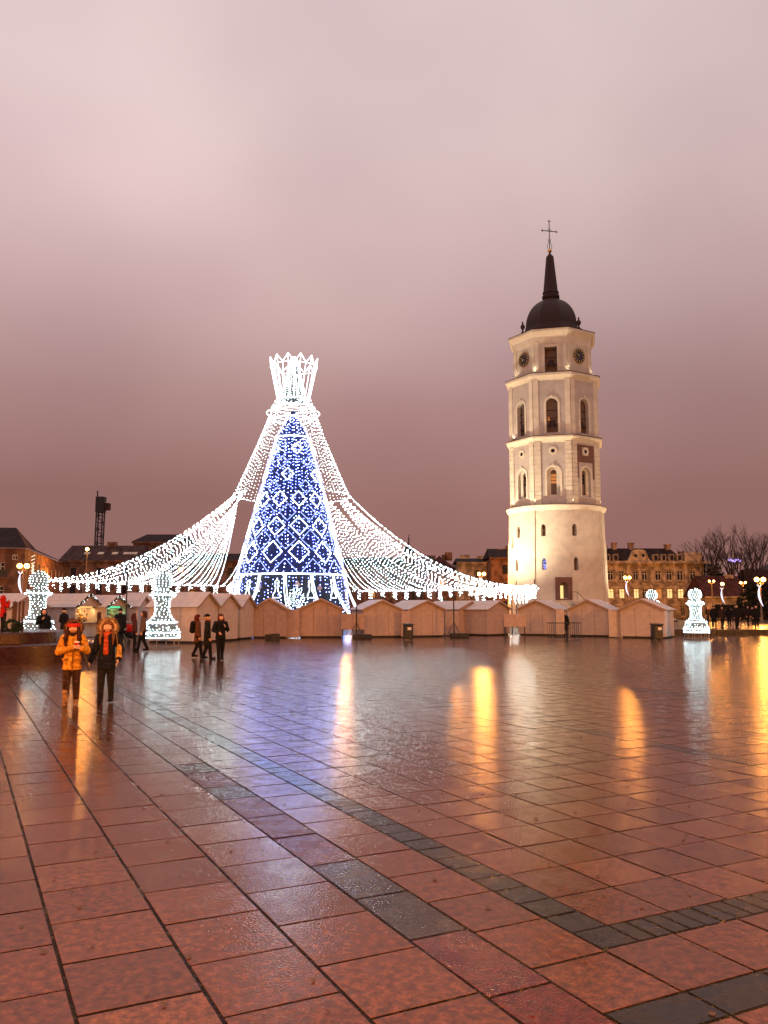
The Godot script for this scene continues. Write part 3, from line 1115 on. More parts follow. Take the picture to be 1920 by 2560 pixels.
	for k in 330:
		var u := rng.randf_range(-1.0, 1.0)
		var y := rng.randf_range(0.2, 3.9)
		if y < 3.9 - 1.2 * u * u * u * u - absf(u) * 0.5:
			b.octa(on_cone(17.5 + u * 9.0, y, 0.35), 0.022)
	stuff(part(t, "doorway_lights", b.mesh(), M.bulb_veil))
	# crown: a bright core, a zigzag basket, two hoops
	var crown := MB.new()
	crown.lathe(Transform3D(), [Vector2(1.25, 22.0), Vector2(0.55, 24.6), Vector2(0.12, 26.3), Vector2(0.0, 26.35)], 24)
	var cr := part(t, "crown", crown.mesh(), M.frost)
	b = MB.new()
	for s in 26:
		var y := 26.35
		while y > 21.9:
			var r := lerpf(0.16, 1.34, (26.35 - y) / 4.4)
			var a := TAU * s / 26 + y * 0.15
			if rng.randf() < r / 1.5 + 0.25:
				b.octa(Vector3(cos(a) * r, y, sin(a) * r), 0.030)
			y -= 0.24
	for k in 70:
		var a := rng.randf() * TAU
		var r := 1.5 * sqrt(rng.randf())
		b.octa(Vector3(cos(a) * r, 21.92, sin(a) * r), 0.03)
	stuff(part(cr, "core_lights", b.mesh(), M.bulb_veil))
	for k in 12:
		b = MB.new()
		var a := TAU * (k + 0.3) / 12
		b.tube([Vector3(cos(a) * 0.30, 26.2, sin(a) * 0.30), Vector3(cos(a) * 1.33, 22.0, sin(a) * 1.33)], 0.025, 5)
		part(cr, "core_tube", b.mesh(), M.tube_white)
	var zig := []
	for k in 24:
		var a := TAU * (k + 0.5) / 24
		var hi := k % 2 == 0
		zig.append(Vector3(cos(a) * (2.36 if hi else 2.22), 26.1 if hi else 25.35, sin(a) * (2.36 if hi else 2.22)))
	b = MB.new()
	b.tube(zig, 0.06, 5, true)
	part(cr, "zigzag_tube", b.mesh(), M.tube_white)
	for k in 24:
		b = MB.new()
		var a := TAU * (k + 0.5) / 24
		b.tube([zig[k], Vector3(cos(a) * 1.52, 21.9, sin(a) * 1.52)], 0.032, 5)
		part(cr, "crown_rib", b.mesh(), M.tube_white)
	for r in [[1.55, 22.0, 0.045], [1.52, 21.4, 0.03], [2.10, 21.25, 0.045], [2.56, 20.72, 0.05], [2.28, 25.3, 0.025]]:
		b = MB.new()
		b.tube(ring_at(r[0], r[1]), r[2], 6, true)
		part(cr, "hoop_tube", b.mesh(), M.tube_white)

# a string of bulbs along points, with its cable
func light_string(parent: Node, pts: Array, step: float, r: float, mt: Material, called := "light_string") -> void:
	var b := MB.new()
	var left := rng.randf() * step
	for i in pts.size() - 1:
		var a: Vector3 = pts[i]
		var c: Vector3 = pts[i + 1]
		var l := a.distance_to(c)
		while left < l:
			var p := a.lerp(c, left / l)
			b.octa(p + Vector3(rng.randf_range(-0.02, 0.02), rng.randf_range(-0.03, 0.01), rng.randf_range(-0.02, 0.02)), r * rng.randf_range(0.8, 1.15))
			left += step * rng.randf_range(0.75, 1.25)
		left -= l
	if b.v.size():
		stuff(part(parent, called, b.mesh(), mt))

func around(az: float, r: float, y: float) -> Vector3:        # azimuth: 0 right, 90 away from the camera, 180 left
	return Vector3(cos(deg_to_rad(az)) * r, y, -sin(deg_to_rad(az)) * r)

func make_canopy() -> void:
	var t := thing("light_canopy", "canopy of white light strings spreading from the crown of the tree to poles", "light canopy", TREE)
	rng.seed = 4
	# the veil from the crown to the hoop, open at the front
	for s in 54:
		var f := s / 53.0
		var az0 := lerpf(-66.0, 246.0, f)
		var az1 := lerpf(-49.0, 229.0, f)
		var pts := []
		for k in 9:
			var q := k / 8.0
			var y := lerpf(22.0, 12.6 + rng.randf_range(-0.05, 0.05), q)
			pts.append(around(lerpf(az0, az1, q), lerpf(1.75, 5.55, q) - 0.28 * 4.0 * q * (1.0 - q) * 0.5, y))
		light_string(t, pts, 0.36, 0.026, M.bulb_veil)
	var hoop := []
	for k in 40:
		hoop.append(around(lerpf(-49.0, 229.0, k / 39.0), 5.55, 12.6))
	light_string(t, hoop, 0.26, 0.030, M.bulb_veil, "hoop_lights")
	# bunches that fan out from the hoop to the ring of poles: [hoop azimuth, from, to, how many, sag]
	for bu in [[180.0, 186.0, 150.0, 19, 1.9], [222.0, 152.0, 119.0, 18, 1.7], [122.0, 118.0, 84.0, 13, 1.6], [1.0, -2.0, 3.0, 5, 2.3], [31.0, 3.0, 41.0, 19, 2.35], [58.0, 41.0, 76.0, 18, 1.9]]:
		for s in bu[3]:
			var f: float = s / float(bu[3] - 1)
			var a := around(bu[0] + (f - 0.5) * (7.0 if bu[3] < 10 else 15.0) * (1.0 if bu[2] > bu[1] else -1.0), 5.55, 12.6)
			var az := lerpf(bu[1], bu[2], f) + rng.randf_range(-0.4, 0.4)
			var e := around(az, 23.0, (4.55 if az > 90.0 else 3.95) + rng.randf_range(-0.12, 0.12))
			var pts := []
			for k in 17:
				var q := k / 16.0
				pts.append(a.lerp(e, q) - Vector3.UP * (bu[4] * 4.0 * q * (1.0 - q)))
			light_string(t, pts, 0.48, 0.025, M.bulb_white)
	# rope lights round the edge and the icicles that hang from it
	for seg in [[-4.0, 80.0], [84.0, 187.0]]:
		var az: float = seg[0]
		var rope := []
		while az < seg[1]:
			var h := 4.55 if az > 90.0 else 3.95
			rope.append(around(az, 23.0, h))
			var right := az < 35.0
			var long := rng.randf_range(0.7, 1.25)
			for s in 4:
				var x := az + (s - 1.5) * 0.34
				var l2 := long * rng.randf_range(0.75, 1.05) * (1.45 if right else 1.0)
				light_string(t, [around(x, 23.0, h), around(x, 23.0, h - l2)], 0.30, 0.026, M.bulb_white, "icicle_lights")
			if right:      # a dense fringe above the icicles at this end
				for s in 6:
					var x := az + rng.randf_range(-2.0, 2.0)
					light_string(t, [around(x, 23.0 + rng.randf_range(-0.5, 0.5), h + rng.randf_range(-0.1, 0.25)), around(x, 23.0, h - rng.randf_range(0.5, 0.9))], 0.30, 0.026, M.bulb_white, "icicle_lights")
			az += 2.7 if right else 3.9
		light_string(t, rope, 0.30, 0.026, M.bulb_white, "edge_lights")
	for az in [-3.0, 14.0, 32.0, 50.0, 68.0, 92.0, 110.0, 128.0, 146.0, 164.0, 185.0]:
		var b := MB.new()
		b.tube([around(az, 23.0, 0.0), around(az, 23.0, 4.6)], 0.05, 6)
		part(t, "canopy_pole", b.mesh(), M.iron)

# a giant chess pawn of white lights on a wire cage
func make_pawn(p: Vector3, s: float, label: String) -> void:
	var t := thing("pawn_light", label, "light sculpture", p, 0.0, "giant light pawns")
	rng.seed = int(absf(p.x) * 100.0)
	var prof := [[0.74, 0.42], [0.74, 0.62], [0.70, 0.72], [0.66, 0.80], [0.60, 1.05], [0.42, 1.22], [0.34, 1.32], [0.30, 1.60], [0.31, 1.92], [0.38, 2.06], [0.50, 2.14], [0.52, 2.20], [0.38, 2.32], [0.22, 2.38]]
	var b := MB.new()
	var pv := []
	for q in prof:
		pv.append(Vector2(q[0] * s - 0.05, q[1] * s))
	b.lathe(Transform3D(), pv, 24)
	part(t, "mesh_body", b.mesh(), M.frost)
	b = MB.new()
	b.ball(Transform3D(Basis().scaled(Vector3(0.36, 0.36, 0.36) * s), Vector3(0, 2.72 * s, 0)), 18)
	part(t, "mesh_head", b.mesh(), M.frost)
	# strings wound round the wire body, turn above turn, then round the head
	b = MB.new()
	var yy := prof[0][1] as float
	var wind := 0.0
	while yy < 2.38:
		var i := 0
		while i < prof.size() - 2 and yy > prof[i + 1][1]:
			i += 1
		var r: float = lerpf(prof[i][0], prof[i + 1][0], (yy - prof[i][1]) / (prof[i + 1][1] - prof[i][1]))
		if not (yy > 0.80 and yy < 1.02 and rng.randf() < 0.5):
			b.octa(Vector3(cos(wind) * r, yy + rng.randf_range(-0.035, 0.035), sin(wind) * r) * s, rng.randf_range(0.014, 0.020))
		wind += rng.randf_range(0.10, 0.20) / r
		yy += 0.105 * 0.15 / (r * TAU)
	stuff(part(t, "body_lights", b.mesh(), M.bulb_pawn))
	b = MB.new()
	var zz := -0.92
	while zz < 0.99:
		var q := sqrt(1.0 - zz * zz)
		b.octa(Vector3(cos(wind) * q * 0.385, 2.72 + zz * 0.385, sin(wind) * q * 0.385) * s, rng.randf_range(0.014, 0.020))
		wind += 0.15 / maxf(q * 0.385, 0.05)
		zz += 0.27 * 0.15 / maxf(q * 0.385 * TAU, 0.3)
	stuff(part(t, "head_lights", b.mesh(), M.bulb_pawn))
	for r in [[0.75, 0.43], [0.75, 0.64], [0.62, 1.05], [0.53, 2.18]]:
		b = MB.new()
		b.tube(ring_at(r[0] * s, r[1] * s, 32), 0.028, 5, true)
		part(t, "rim_light", b.mesh(), M.tube_white)
	var st := MB.new()
	for hy in [0.03, 0.40]:
		st.tube(ring_at(0.72 * s, hy * s, 12), 0.018, 4, true)
	for k in 12:
		var a := TAU * k / 12
		st.tube([Vector3(cos(a), 0.0, sin(a)) * 0.72 * s, Vector3(cos(a) * 0.72, 0.41, sin(a) * 0.72) * s], 0.016, 4)
	part(t, "wire_stand", st.mesh(), M.steel)

# ---------------------------------------------------------------- market huts
# origin at the foot of one gable end, which faces local +z; the ridge runs back to z = -l
func hut_at(pos: Vector3, turn: float, w: float, l: float, he: float, hr: float, wall: String, label: String, opts := {}) -> Node3D:
	var t := thing("market_hut", label, "hut", pos, turn, opts.get("group", "wooden market huts"))
	var b := MB.new()
	b.bx(Vector3(0, 0.055, -l / 2), Vector3(w - 0.16, 0.11, l - 0.16))
	part(t, "plinth", b.mesh(), M.plinth)
	var y0 := 0.12
	var th := 0.045
	var side: String = opts.get("side", wall)
	var side_wall := func(x0: float, x1: float, z: float, facing: float, mt: Material, n: int) -> void:   # panels across local x
		for k in n:
			var pw := (x1 - x0) / n
			var pb := MB.new()
			pb.cbox(Transform3D(Basis(), Vector3(x0 + pw * (k + 0.5), (y0 + he) / 2, z)), Vector3(pw - 0.012, he - y0, th), 0.006)
			part(t, "wall_panel", pb.mesh(), mt)
	var open: bool = opts.get("open", false)
	if not open:
		side_wall.call(-w / 2, w / 2, -th / 2, 1.0, M[wall], 3)
	else:
		var lowb := MB.new()
		lowb.cbox(Transform3D(Basis(), Vector3(0, (y0 + 0.98) / 2, -th / 2)), Vector3(w, 0.98 - y0, th), 0.006)
		part(t, "wall_panel", lowb.mesh(), M.hut_white)
		lowb = MB.new()
		lowb.cbox(Transform3D(Basis(), Vector3(0, 1.0, 0.12)), Vector3(w + 0.1, 0.05, 0.5), 0.01)
		part(t, "counter", lowb.mesh(), M.hut_roof)
		for x in [-w / 2 + 0.06, w / 2 - 0.06]:
			lowb = MB.new()
			lowb.bx(Vector3(x, (1.0 + he) / 2, -th / 2), Vector3(0.10, he - 1.0, th))
			part(t, "corner_post", lowb.mesh(), M.hut_white)
		var back := MB.new()
		back.bx(Vector3(0, (1.0 + he) / 2, -0.9), Vector3(w - 0.12, he - 1.0, 0.04))
		part(t, "back_display", back.mesh(), M.hut_wall0)
		var lampb := MB.new()
		lampb.tube([Vector3(-w / 2 + 0.3, he - 0.06, -0.35), Vector3(w / 2 - 0.3, he - 0.06, -0.35)], 0.035, 6)
		part(t, "tube_lamp", lampb.mesh(), M[opts.get("lamp", "stall_light")])
		var om := AreaLight3D.new()
		om.name = "lamp_light"
		t.add_child(om, true)
		om.area_size = Vector2(w - 0.6, 0.07)
		om.transform = Transform3D(Basis.looking_at(Vector3(0, -1, -0.35), Vector3.BACK), Vector3(0, he - 0.12, -0.35))
		var lk: Color = opts.get("light", Color(1.0, 0.62, 0.22))
		om.light_color = lin(lk.r, lk.g, lk.b)
		om.light_energy = opts.get("power", 5.0)
		om.shadow_enabled = true
		rng.seed = int(absf(pos.x * 131.0))
		for k in 26:
			var gb := MB.new()
			var gx := rng.randf_range(-w / 2 + 0.2, w / 2 - 0.2)
			var gy := 1.03 + 0.21 * (k % 4)
			var gs := rng.randf_range(0.05, 0.11)
			gb.lathe(Transform3D(), [Vector2(gs * 0.7, 0.0), Vector2(gs, gs * 0.5), Vector2(gs * 0.8, gs * 1.3), Vector2(0.0, gs * 1.7)], 8)
			part(t, "stall_goods", gb.mesh(), M.goods if k % 3 else M.goods_dark, Vector3(gx, gy, -0.84 + 0.06 * (k % 2)))
	side_wall.call(-w / 2, w / 2, -l + th / 2, -1.0, M[side], 3)
	for s in [-1.0, 1.0]:
		for k in 3:
			var pl := l / 3.0
			var pb := MB.new()
			pb.cbox(Transform3D(Basis(), Vector3(s * (w / 2 - th / 2 + 0.004), (y0 + he) / 2, -pl * (k + 0.5))), Vector3(th, he - y0, pl - 0.012), 0.006)
			part(t, "wall_panel", pb.mesh(), M[opts.get("left", side)] if s < 0.0 else M[opts.get("right", side)])
	for z in [-th / 2, -l + th / 2]:
		var gb := MB.new()
		var a := Vector3(-w / 2, he, z)
		var c := Vector3(w / 2, he, z)
		var d := Vector3(0, hr - 0.04, z)
		var h := Vector3(0, 0, th / 2)
		gb.tri(a + h, c + h, d + h)
		gb.tri(c - h, a - h, d - h)
		gb.quad(a - h, c - h, c + h, a + h)
		part(t, "gable_panel", gb.mesh(), M[wall])
	var over := 0.16
	var slope := Vector2(w / 2, he - hr).normalized()
	var run := Vector2(w / 2, he - hr).length() + over
	for s in [-1.0, 1.0]:
		var dir := Vector3(slope.x * s, slope.y, 0)
		var nrm := Vector3(-slope.y * s, slope.x, 0)
		var bs := Basis(dir * s, nrm, Vector3.BACK)
		for k in 2:                                   # an upper and a lower sheet, lapped
			var rb := MB.new()
			rb.cbox(Transform3D(bs, Vector3(0, hr + 0.02, -l / 2) + dir * (run * (0.25 + 0.5 * k)) + nrm * (0.012 * (1 - k))), Vector3(run / 2 + 0.03, 0.035, l + 0.3), 0.008)
			part(t, "roof_sheet", rb.mesh(), M[opts.get("roof", "hut_roof")])
		for z in [0.15, -l - 0.15]:
			var fb := MB.new()
			fb.cbox(Transform3D(bs, Vector3(0, hr - 0.03, z) + dir * (run / 2)), Vector3(run, 0.11, 0.03), 0.006)
			part(t, "barge_board", fb.mesh(), M.hut_trim)
	if opts.has("garland"):
		var z: float = 0.22 if opts.garland == "front" else -l - 0.22
		for s in [-1.0, 1.0]:
			var pts := []
			for k in 13:
				var q := k / 12.0
				pts.append(Vector3(s * slope.x * run * q, hr + slope.y * run * q - 0.02 + 0.05 * sin(q * 18.0), z))
			var fir := MB.new()
			rng.seed = 8 + int(s)
			for k in 150:
				var q := rng.randf()
				var c := Vector3(s * slope.x * run * q, hr + slope.y * run * q - 0.02, z)
				var d := Vector3(rng.randfn(), rng.randfn(), rng.randfn()).normalized() * rng.randf_range(0.07, 0.15)
				var e := d.cross(Vector3(rng.randfn(), rng.randfn(), rng.randfn())).normalized() * 0.025
				fir.tri(c + e, c + d, c - e)
				fir.tri(c - e, c + d, c + e)
			var g := part(t, "fir_garland", fir.mesh(), M.fir)
			g.set_meta("kind", "stuff")
			var lb := MB.new()
			for k in 9:
				var q := rng.randf()
				lb.octa(Vector3(s * slope.x * run * q, hr + slope.y * run * q + rng.randf_range(-0.1, 0.08), z + 0.06), 0.018)
			stuff(part(t, "garland_lights", lb.mesh(), M.garland_bulb))
	return t

# the same from the photograph: the gable's left and right edge and foot, and how far it is turned to the right
func hut(xl: float, xr: float, yb: float, deg: float, l: float, he: float, hr: float, wall: String, label: String, opts := {}) -> Node3D:
	var g := gp((xl + xr) / 2, yb)
	var n := Vector3(sin(deg_to_rad(deg)), 0, cos(deg_to_rad(deg)))
	var e := []
	for x in [xl, xr]:
		var d := ray(x, yb)
		d.y = 0.0
		e.append(d * (g.dot(n) / d.dot(n)))
	return hut_at((e[0] + e[1]) / 2, deg_to_rad(deg), e[0].distance_to(e[1]), l, he, hr, wall, label, opts)

func panel(xl: float, xr: float, yt: float, yb: float, dist: float, label: String, mt: String, legs := 0.0) -> void:
	var a := at(xl, yt, dist)
	var c := at(xr, yb, dist)
	var t := thing("infill_panel", label, "panel", Vector3((a.x + c.x) / 2, 0, -dist), 0.0, "panels between the huts")
	var w := c.x - a.x
	var n := 2 if w > 1.0 else 1
	for k in n:
		var b := MB.new()
		b.cbox(Transform3D(Basis(), Vector3(-w / 2 + w / n * (k + 0.5), (a.y + c.y) / 2, 0)), Vector3(w / n - 0.01, a.y - c.y, 0.05), 0.008)
		part(t, "board", b.mesh(), M[mt])
	if legs > 0.0:
		for s in [-1.0, 1.0]:
			var lb := MB.new()
			lb.bx(Vector3(s * (w / 2 - 0.08), a.y / 2 - 0.02, -0.06), Vector3(0.06, a.y - 0.04, 0.05))
			part(t, "leg", lb.mesh(), M.plinth)

func make_huts() -> void:
	# the row that runs away from the camera, gables to the right
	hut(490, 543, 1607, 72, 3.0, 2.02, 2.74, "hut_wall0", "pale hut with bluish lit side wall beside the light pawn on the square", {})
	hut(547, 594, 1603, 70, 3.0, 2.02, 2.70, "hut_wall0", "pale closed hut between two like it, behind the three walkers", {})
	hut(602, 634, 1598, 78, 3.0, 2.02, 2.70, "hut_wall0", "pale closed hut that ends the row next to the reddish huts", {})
	# backs of the ring of huts
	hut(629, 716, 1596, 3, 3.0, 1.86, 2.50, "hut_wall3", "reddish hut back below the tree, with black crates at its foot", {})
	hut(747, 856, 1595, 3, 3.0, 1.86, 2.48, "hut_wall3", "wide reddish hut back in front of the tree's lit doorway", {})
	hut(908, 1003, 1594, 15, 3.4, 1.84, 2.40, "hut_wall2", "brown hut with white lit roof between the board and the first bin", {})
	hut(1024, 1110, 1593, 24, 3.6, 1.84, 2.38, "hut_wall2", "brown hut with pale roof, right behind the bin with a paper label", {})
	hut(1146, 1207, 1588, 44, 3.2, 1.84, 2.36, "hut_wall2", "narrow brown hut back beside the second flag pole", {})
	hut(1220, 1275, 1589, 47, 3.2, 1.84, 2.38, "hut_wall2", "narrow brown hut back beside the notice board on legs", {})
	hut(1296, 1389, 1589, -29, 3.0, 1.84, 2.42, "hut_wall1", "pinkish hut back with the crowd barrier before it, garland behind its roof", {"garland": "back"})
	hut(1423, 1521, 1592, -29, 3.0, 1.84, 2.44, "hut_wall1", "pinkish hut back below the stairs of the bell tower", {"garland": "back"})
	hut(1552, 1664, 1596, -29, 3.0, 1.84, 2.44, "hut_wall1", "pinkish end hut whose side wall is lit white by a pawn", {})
	# stalls at the entrance on the left
	hut(185, 247, 1597, 67, 3.0, 2.02, 2.76, "hut_wall0", "open stall with garland, counter glowing orange with goods", {"open": true, "garland": "front", "power": 2.6, "group": "open market stalls"})
	hut(262, 315, 1595, 65, 2.4, 2.02, 2.68, "hut_wall0", "open stall with garland and green lights inside", {"open": true, "garland": "front", "lamp": "stall_green", "light": Color(0.15, 1.0, 0.5), "power": 1.2, "group": "open market stalls"})
	hut_at(at(358, 1590, 57) * Vector3(1, 0, 1), deg_to_rad(88), 2.4, 2.6, 2.05, 2.70, "hut_wall0", "closed hut with pale roof beside the green-lit stall", {})
	hut_at(at(388, 1590, 62) * Vector3(1, 0, 1), deg_to_rad(66), 2.6, 2.6, 2.10, 3.0, "hut_wall0", "small hut with garland partly behind the light pawn", {"garland": "front"})
	hut_at(at(70, 1590, 47) * Vector3(1, 0, 1), deg_to_rad(62), 2.4, 3.0, 2.0, 2.68, "hut_wall2", "brown-gabled hut at the stepped granite base", {"left": "hut_wall0"})
	panel(715, 748, 1524, 1594, 53.6, "low reddish panel joining the two reddish huts", "hut_wall3")
	panel(853, 912, 1534, 1574, 52.8, "reddish board on legs in front of the bright gap", "hut_wall3", 1.0)
	panel(1003, 1026, 1527, 1592, 54.5, "narrow brown panel beside the hut with white lit roof", "hut_wall2")
	panel(1112, 1147, 1527, 1588, 57.2, "brown panel behind the second flag pole", "hut_wall2")
	panel(1259, 1315, 1535, 1567, 53.0, "brown notice board on legs between two huts", "hut_wall2", 1.0)
	panel(1389, 1412, 1522, 1586, 55.2, "pinkish panel behind the crowd barrier", "hut_wall1")
	panel(1520, 1553, 1524, 1592, 54.2, "pinkish panel joining the end hut to its neighbour", "hut_wall1")

# ---------------------------------------------------------------- things on the square
func make_bin(px: float, yb: float, label: String) -> void:
	var t := thing("wheelie_bin", label, "bin", gp(px, yb), 0.1, "wheelie bins behind the huts")
	var b := MB.new()
	b.cbox(Transform3D(Basis(Vector3.RIGHT, 0.04), Vector3(0, 0.48, 0)), Vector3(0.55, 0.84, 0.58), 0.04)
	part(t, "body", b.mesh(), M.bin)
	b = MB.new()
	b.cbox(Transform3D(Basis(Vector3.RIGHT, 0.05), Vector3(0, 0.93, 0.0)), Vector3(0.64, 0.08, 0.68), 0.03)
	part(t, "lid", b.mesh(), M.bin)
	b = MB.new()
	b.bx(Vector3(0.05, 0.68, 0.315), Vector3(0.22, 0.17, 0.006))
	part(t, "paper_label", b.mesh(), M.paper)
	for s in [-1.0, 1.0]:
		b = MB.new()
		b.lathe(Transform3D(Basis(Vector3(0, 1, 0), Vector3(s, 0, 0), Vector3(0, 0, s)), Vector3(s * 0.22, 0.10, -0.24)), [Vector2(0.0, -0.03), Vector2(0.10, -0.03), Vector2(0.10, 0.03), Vector2(0.0, 0.03)], 14)
		part(t, "wheel", b.mesh(), M.plinth)
	b = MB.new()
	b.tube([Vector3(-0.24, 0.93, -0.38), Vector3(0.24, 0.93, -0.38)], 0.02, 6)
	part(t, "handle", b.mesh(), M.bin)

func make_pole(px: float, yt: float, yb: float, label: String, box: bool) -> void:
	var p := gp(px, yb)
	var top := at(px, yt, -p.z).y
	var t := thing("flag_pole", label, "pole", p, 0.0, "thin dark poles among the huts")
	var b := MB.new()
	b.tube([Vector3(0, 0.0, 0), Vector3(0, top, 0)], 0.045, 6)
	part(t, "mast", b.mesh(), M.iron)
	if box:
		for s in [-1.0, 1.0]:
			b = MB.new()
			b.tube([Vector3(0, 1.0, 0), Vector3(s * 0.45, 0.1, 0.1)], 0.022, 5)
			part(t, "stay", b.mesh(), M.iron)
		b = MB.new()
		b.cbox(Transform3D(Basis(), Vector3(0.35, 0.14, 0.0)), Vector3(1.2, 0.28, 0.6), 0.03)
		part(t, "weight_box", b.mesh(), M.plinth)

func make_barrier() -> void:
	var a := gp(1366, 1598)
	var c := gp(1449, 1598)
	var t := thing("crowd_barrier", "dark steel crowd barrier standing before the pinkish huts", "barrier", (a + c) / 2 + Vector3(0, 0, 0.4))
	var w := c.x - a.x
	var h := 1.0
	var b := MB.new()
	b.tube([Vector3(-w / 2, 0.12, 0), Vector3(-w / 2, h, 0), Vector3(w / 2, h, 0), Vector3(w / 2, 0.12, 0)], 0.032, 6, true)
	part(t, "frame", b.mesh(), M.iron)
	for k in 15:
		b = MB.new()
		var x := -w / 2 + w * (k + 1) / 16.0
		b.tube([Vector3(x, 0.12, 0), Vector3(x, h, 0)], 0.013, 5)
		part(t, "bar", b.mesh(), M.iron)
	for s in [-1.0, 1.0]:
		b = MB.new()
		b.tube([Vector3(s * w * 0.36, 0.12, 0), Vector3(s * w * 0.36, 0.03, 0.28)], 0.02, 5)
		b.tube([Vector3(s * w * 0.36, 0.12, 0), Vector3(s * w * 0.36, 0.03, -0.28)], 0.02, 5)
		part(t, "foot", b.mesh(), M.steel)

func make_props() -> void:
	make_bin(1020, 1600, "black wheelie bin with paper label by the brown huts")
	make_bin(1643, 1600, "black wheelie bin with paper label by the white-sided end hut")
	make_pole(891, 1455, 1597, "dark pole with black weight box near the reddish board", true)
	make_pole(1135, 1455, 1594, "dark pole with black weight box between brown huts", true)
	make_pole(1281, 1470, 1585, "thin dark pole beside the notice board on legs", false)
	make_pole(313, 1440, 1594, "thin dark pole beside the green-lit stall", false)
	make_pole(64, 1455, 1600, "thin dark pole beside the brown-gabled hut", false)
	make_barrier()
	for e in [[672, 1600, 0.42, 0.34, "black crate with handle at the foot of the reddish hut"], [688, 1601, 0.50, 0.40, "black crate nearer the tree at the foot of the reddish hut"]]:
		var t := thing("crate", e[4], "crate", gp(e[0], e[1]), 0.2, "crates at the reddish hut")
		for k in 3:
			for s in [-1.0, 1.0]:
				var b := MB.new()
				b.cbox(Transform3D(Basis(), Vector3(0, e[3] * (k + 0.5) / 3.0, s * 0.18)), Vector3(e[2], e[3] / 3.0 - 0.02, 0.02), 0.004)
				part(t, "slat", b.mesh(), M.plinth)
				b = MB.new()
				b.cbox(Transform3D(Basis(), Vector3(s * e[2] / 2, e[3] * (k + 0.5) / 3.0, 0)), Vector3(0.02, e[3] / 3.0 - 0.02, 0.36), 0.004)
				part(t, "slat", b.mesh(), M.plinth)
		var b2 := MB.new()
		b2.bx(Vector3(0, 0.02, 0), Vector3(e[2] - 0.03, 0.03, 0.34))
		part(t, "base", b2.mesh(), M.plinth)
		b2 = MB.new()
		b2.bx(Vector3(0, e[3] * 0.5, 0), Vector3(e[2] - 0.05, e[3] * 0.85, 0.30))
		part(t, "contents", b2.mesh(), M.plinth)
	# light pawns
	make_pawn(gp(1742, 1598), 1.0, "giant white light pawn standing alone beyond the end hut")
	make_pawn(gp(403, 1620), 1.16, "giant white light pawn in front of the row of pale huts")
	make_pawn(gp(90, 1618), 1.20, "giant white light pawn behind the stepped granite base")
	make_pawn(at(1632, 1560, 64) * Vector3(1, 0, 1), 1.06, "giant white light pawn behind the end hut, only its head showing")
	# stepped granite base at the left edge
	var p := gp(0, 1670)
	var base := thing("stepped_base", "dark red granite monument base with two broad steps", "monument base", Vector3(-16.4, 0, -32.5))
	for e in [[5.6, 0.0, 0.62, 0.0], [3.9, 0.62, 1.02, 0.0]]:
		var b := MB.new()
		b.lathe(Transform3D(), [Vector2(e[0], e[1]), Vector2(e[0], e[2] - 0.03), Vector2(e[0] - 0.03, e[2]), Vector2(0.0, e[2])], 72)
		part(base, "step", b.mesh(), M.red_granite)
	var bb := MB.new()
	bb.cbox(Transform3D(Basis(Vector3.UP, 0.5), Vector3(3.15, 0.62 + 0.19, 2.75)), Vector3(0.75, 0.38, 0.55), 0.02)
	part(base, "corner_block", bb.mesh(), M.red_granite)
	# three timber posts with a chain on it
	for e in [[35.0, 1508.0, 0.15, "thick dark timber post on the granite base"], [47.0, 1507.0, 0.07, "slim dark timber post between two others on the granite base"], [56.0, 1507.0, 0.09, "dark timber post at the rim of the granite base"]]:
		var q := at(e[0], 1560, 31.0)
		var t := thing("timber_post", e[3], "post", Vector3(q.x, 1.02, q.z))
		var top := at(e[0], e[1], 31.0).y - 1.02
		var b := MB.new()
		b.cbox(Transform3D(Basis(Vector3.UP, 0.4), Vector3(0, top / 2, 0)), Vector3(e[2], top, e[2]), 0.015)
		part(t, "shaft", b.mesh(), M.timber_dark)
		b = MB.new()
		b.lathe(Transform3D(), [Vector2(e[2] * 0.72, top), Vector2(e[2] * 0.5, top + 0.05), Vector2(0.0, top + 0.08)], 8)
		part(t, "cap", b.mesh(), M.timber_dark)
	for e in [[10.0, 35.0, 1518.0, "upper dark rope sagging to the thick timber post"], [10.0, 35.0, 1548.0, "lower dark rope sagging to the thick timber post"], [35.0, 56.0, 1548.0, "dark rope sagging between the thick post and the rim post"]]:
		var a := at(e[0], e[2], 30.9)
		var c := at(e[1], e[2] + (-5.0 if e[2] < 1530.0 else 0.0), 30.9)
		var b := MB.new()
		var pts := []
		for k in 9:
			var f := k / 8.0
			pts.append(a.lerp(c, f) - Vector3.UP * 0.12 * 4.0 * f * (1.0 - f))
		b.tube(pts, 0.018, 5)
		var o := part(self, numbered("rope"), b.mesh(), M.iron)
		tag(o, e[3], "rope", "ropes between the timber posts")
	# a heap of dark wreaths lying between the posts
	for e in [[28.0, 1577.0, 0.19, "larger dark fir wreath leaning on the granite base"], [41.0, 1579.0, 0.14, "smaller dark fir wreath leaning on the granite base"]]:
		var q := at(e[0], e[1], 30.6)
		var t := thing("fir_wreath", e[3], "wreath", Vector3(q.x, 1.02, q.z), 0.3, "wreaths on the granite base")
		var b := MB.new()
		rng.seed = int(e[0])
		for k in 260:
			var a := rng.randf() * TAU
			var c := Vector3(cos(a) * e[2], e[2] + 0.06 + sin(a) * e[2], rng.randf_range(-0.06, 0.06))
			var d := Vector3(rng.randfn(), rng.randfn(), rng.randfn()).normalized() * 0.11
			var n := d.cross(Vector3(rng.randfn(), rng.randfn(), rng.randfn())).normalized() * 0.025
			b.tri(c + n, c + d, c - n)
			b.tri(c - n, c + d, c + n)
		var ring := part(t, "needles", b.mesh(), M.fir)
		ring.set_meta("kind", "stuff")
		b = MB.new()
		var loop := []
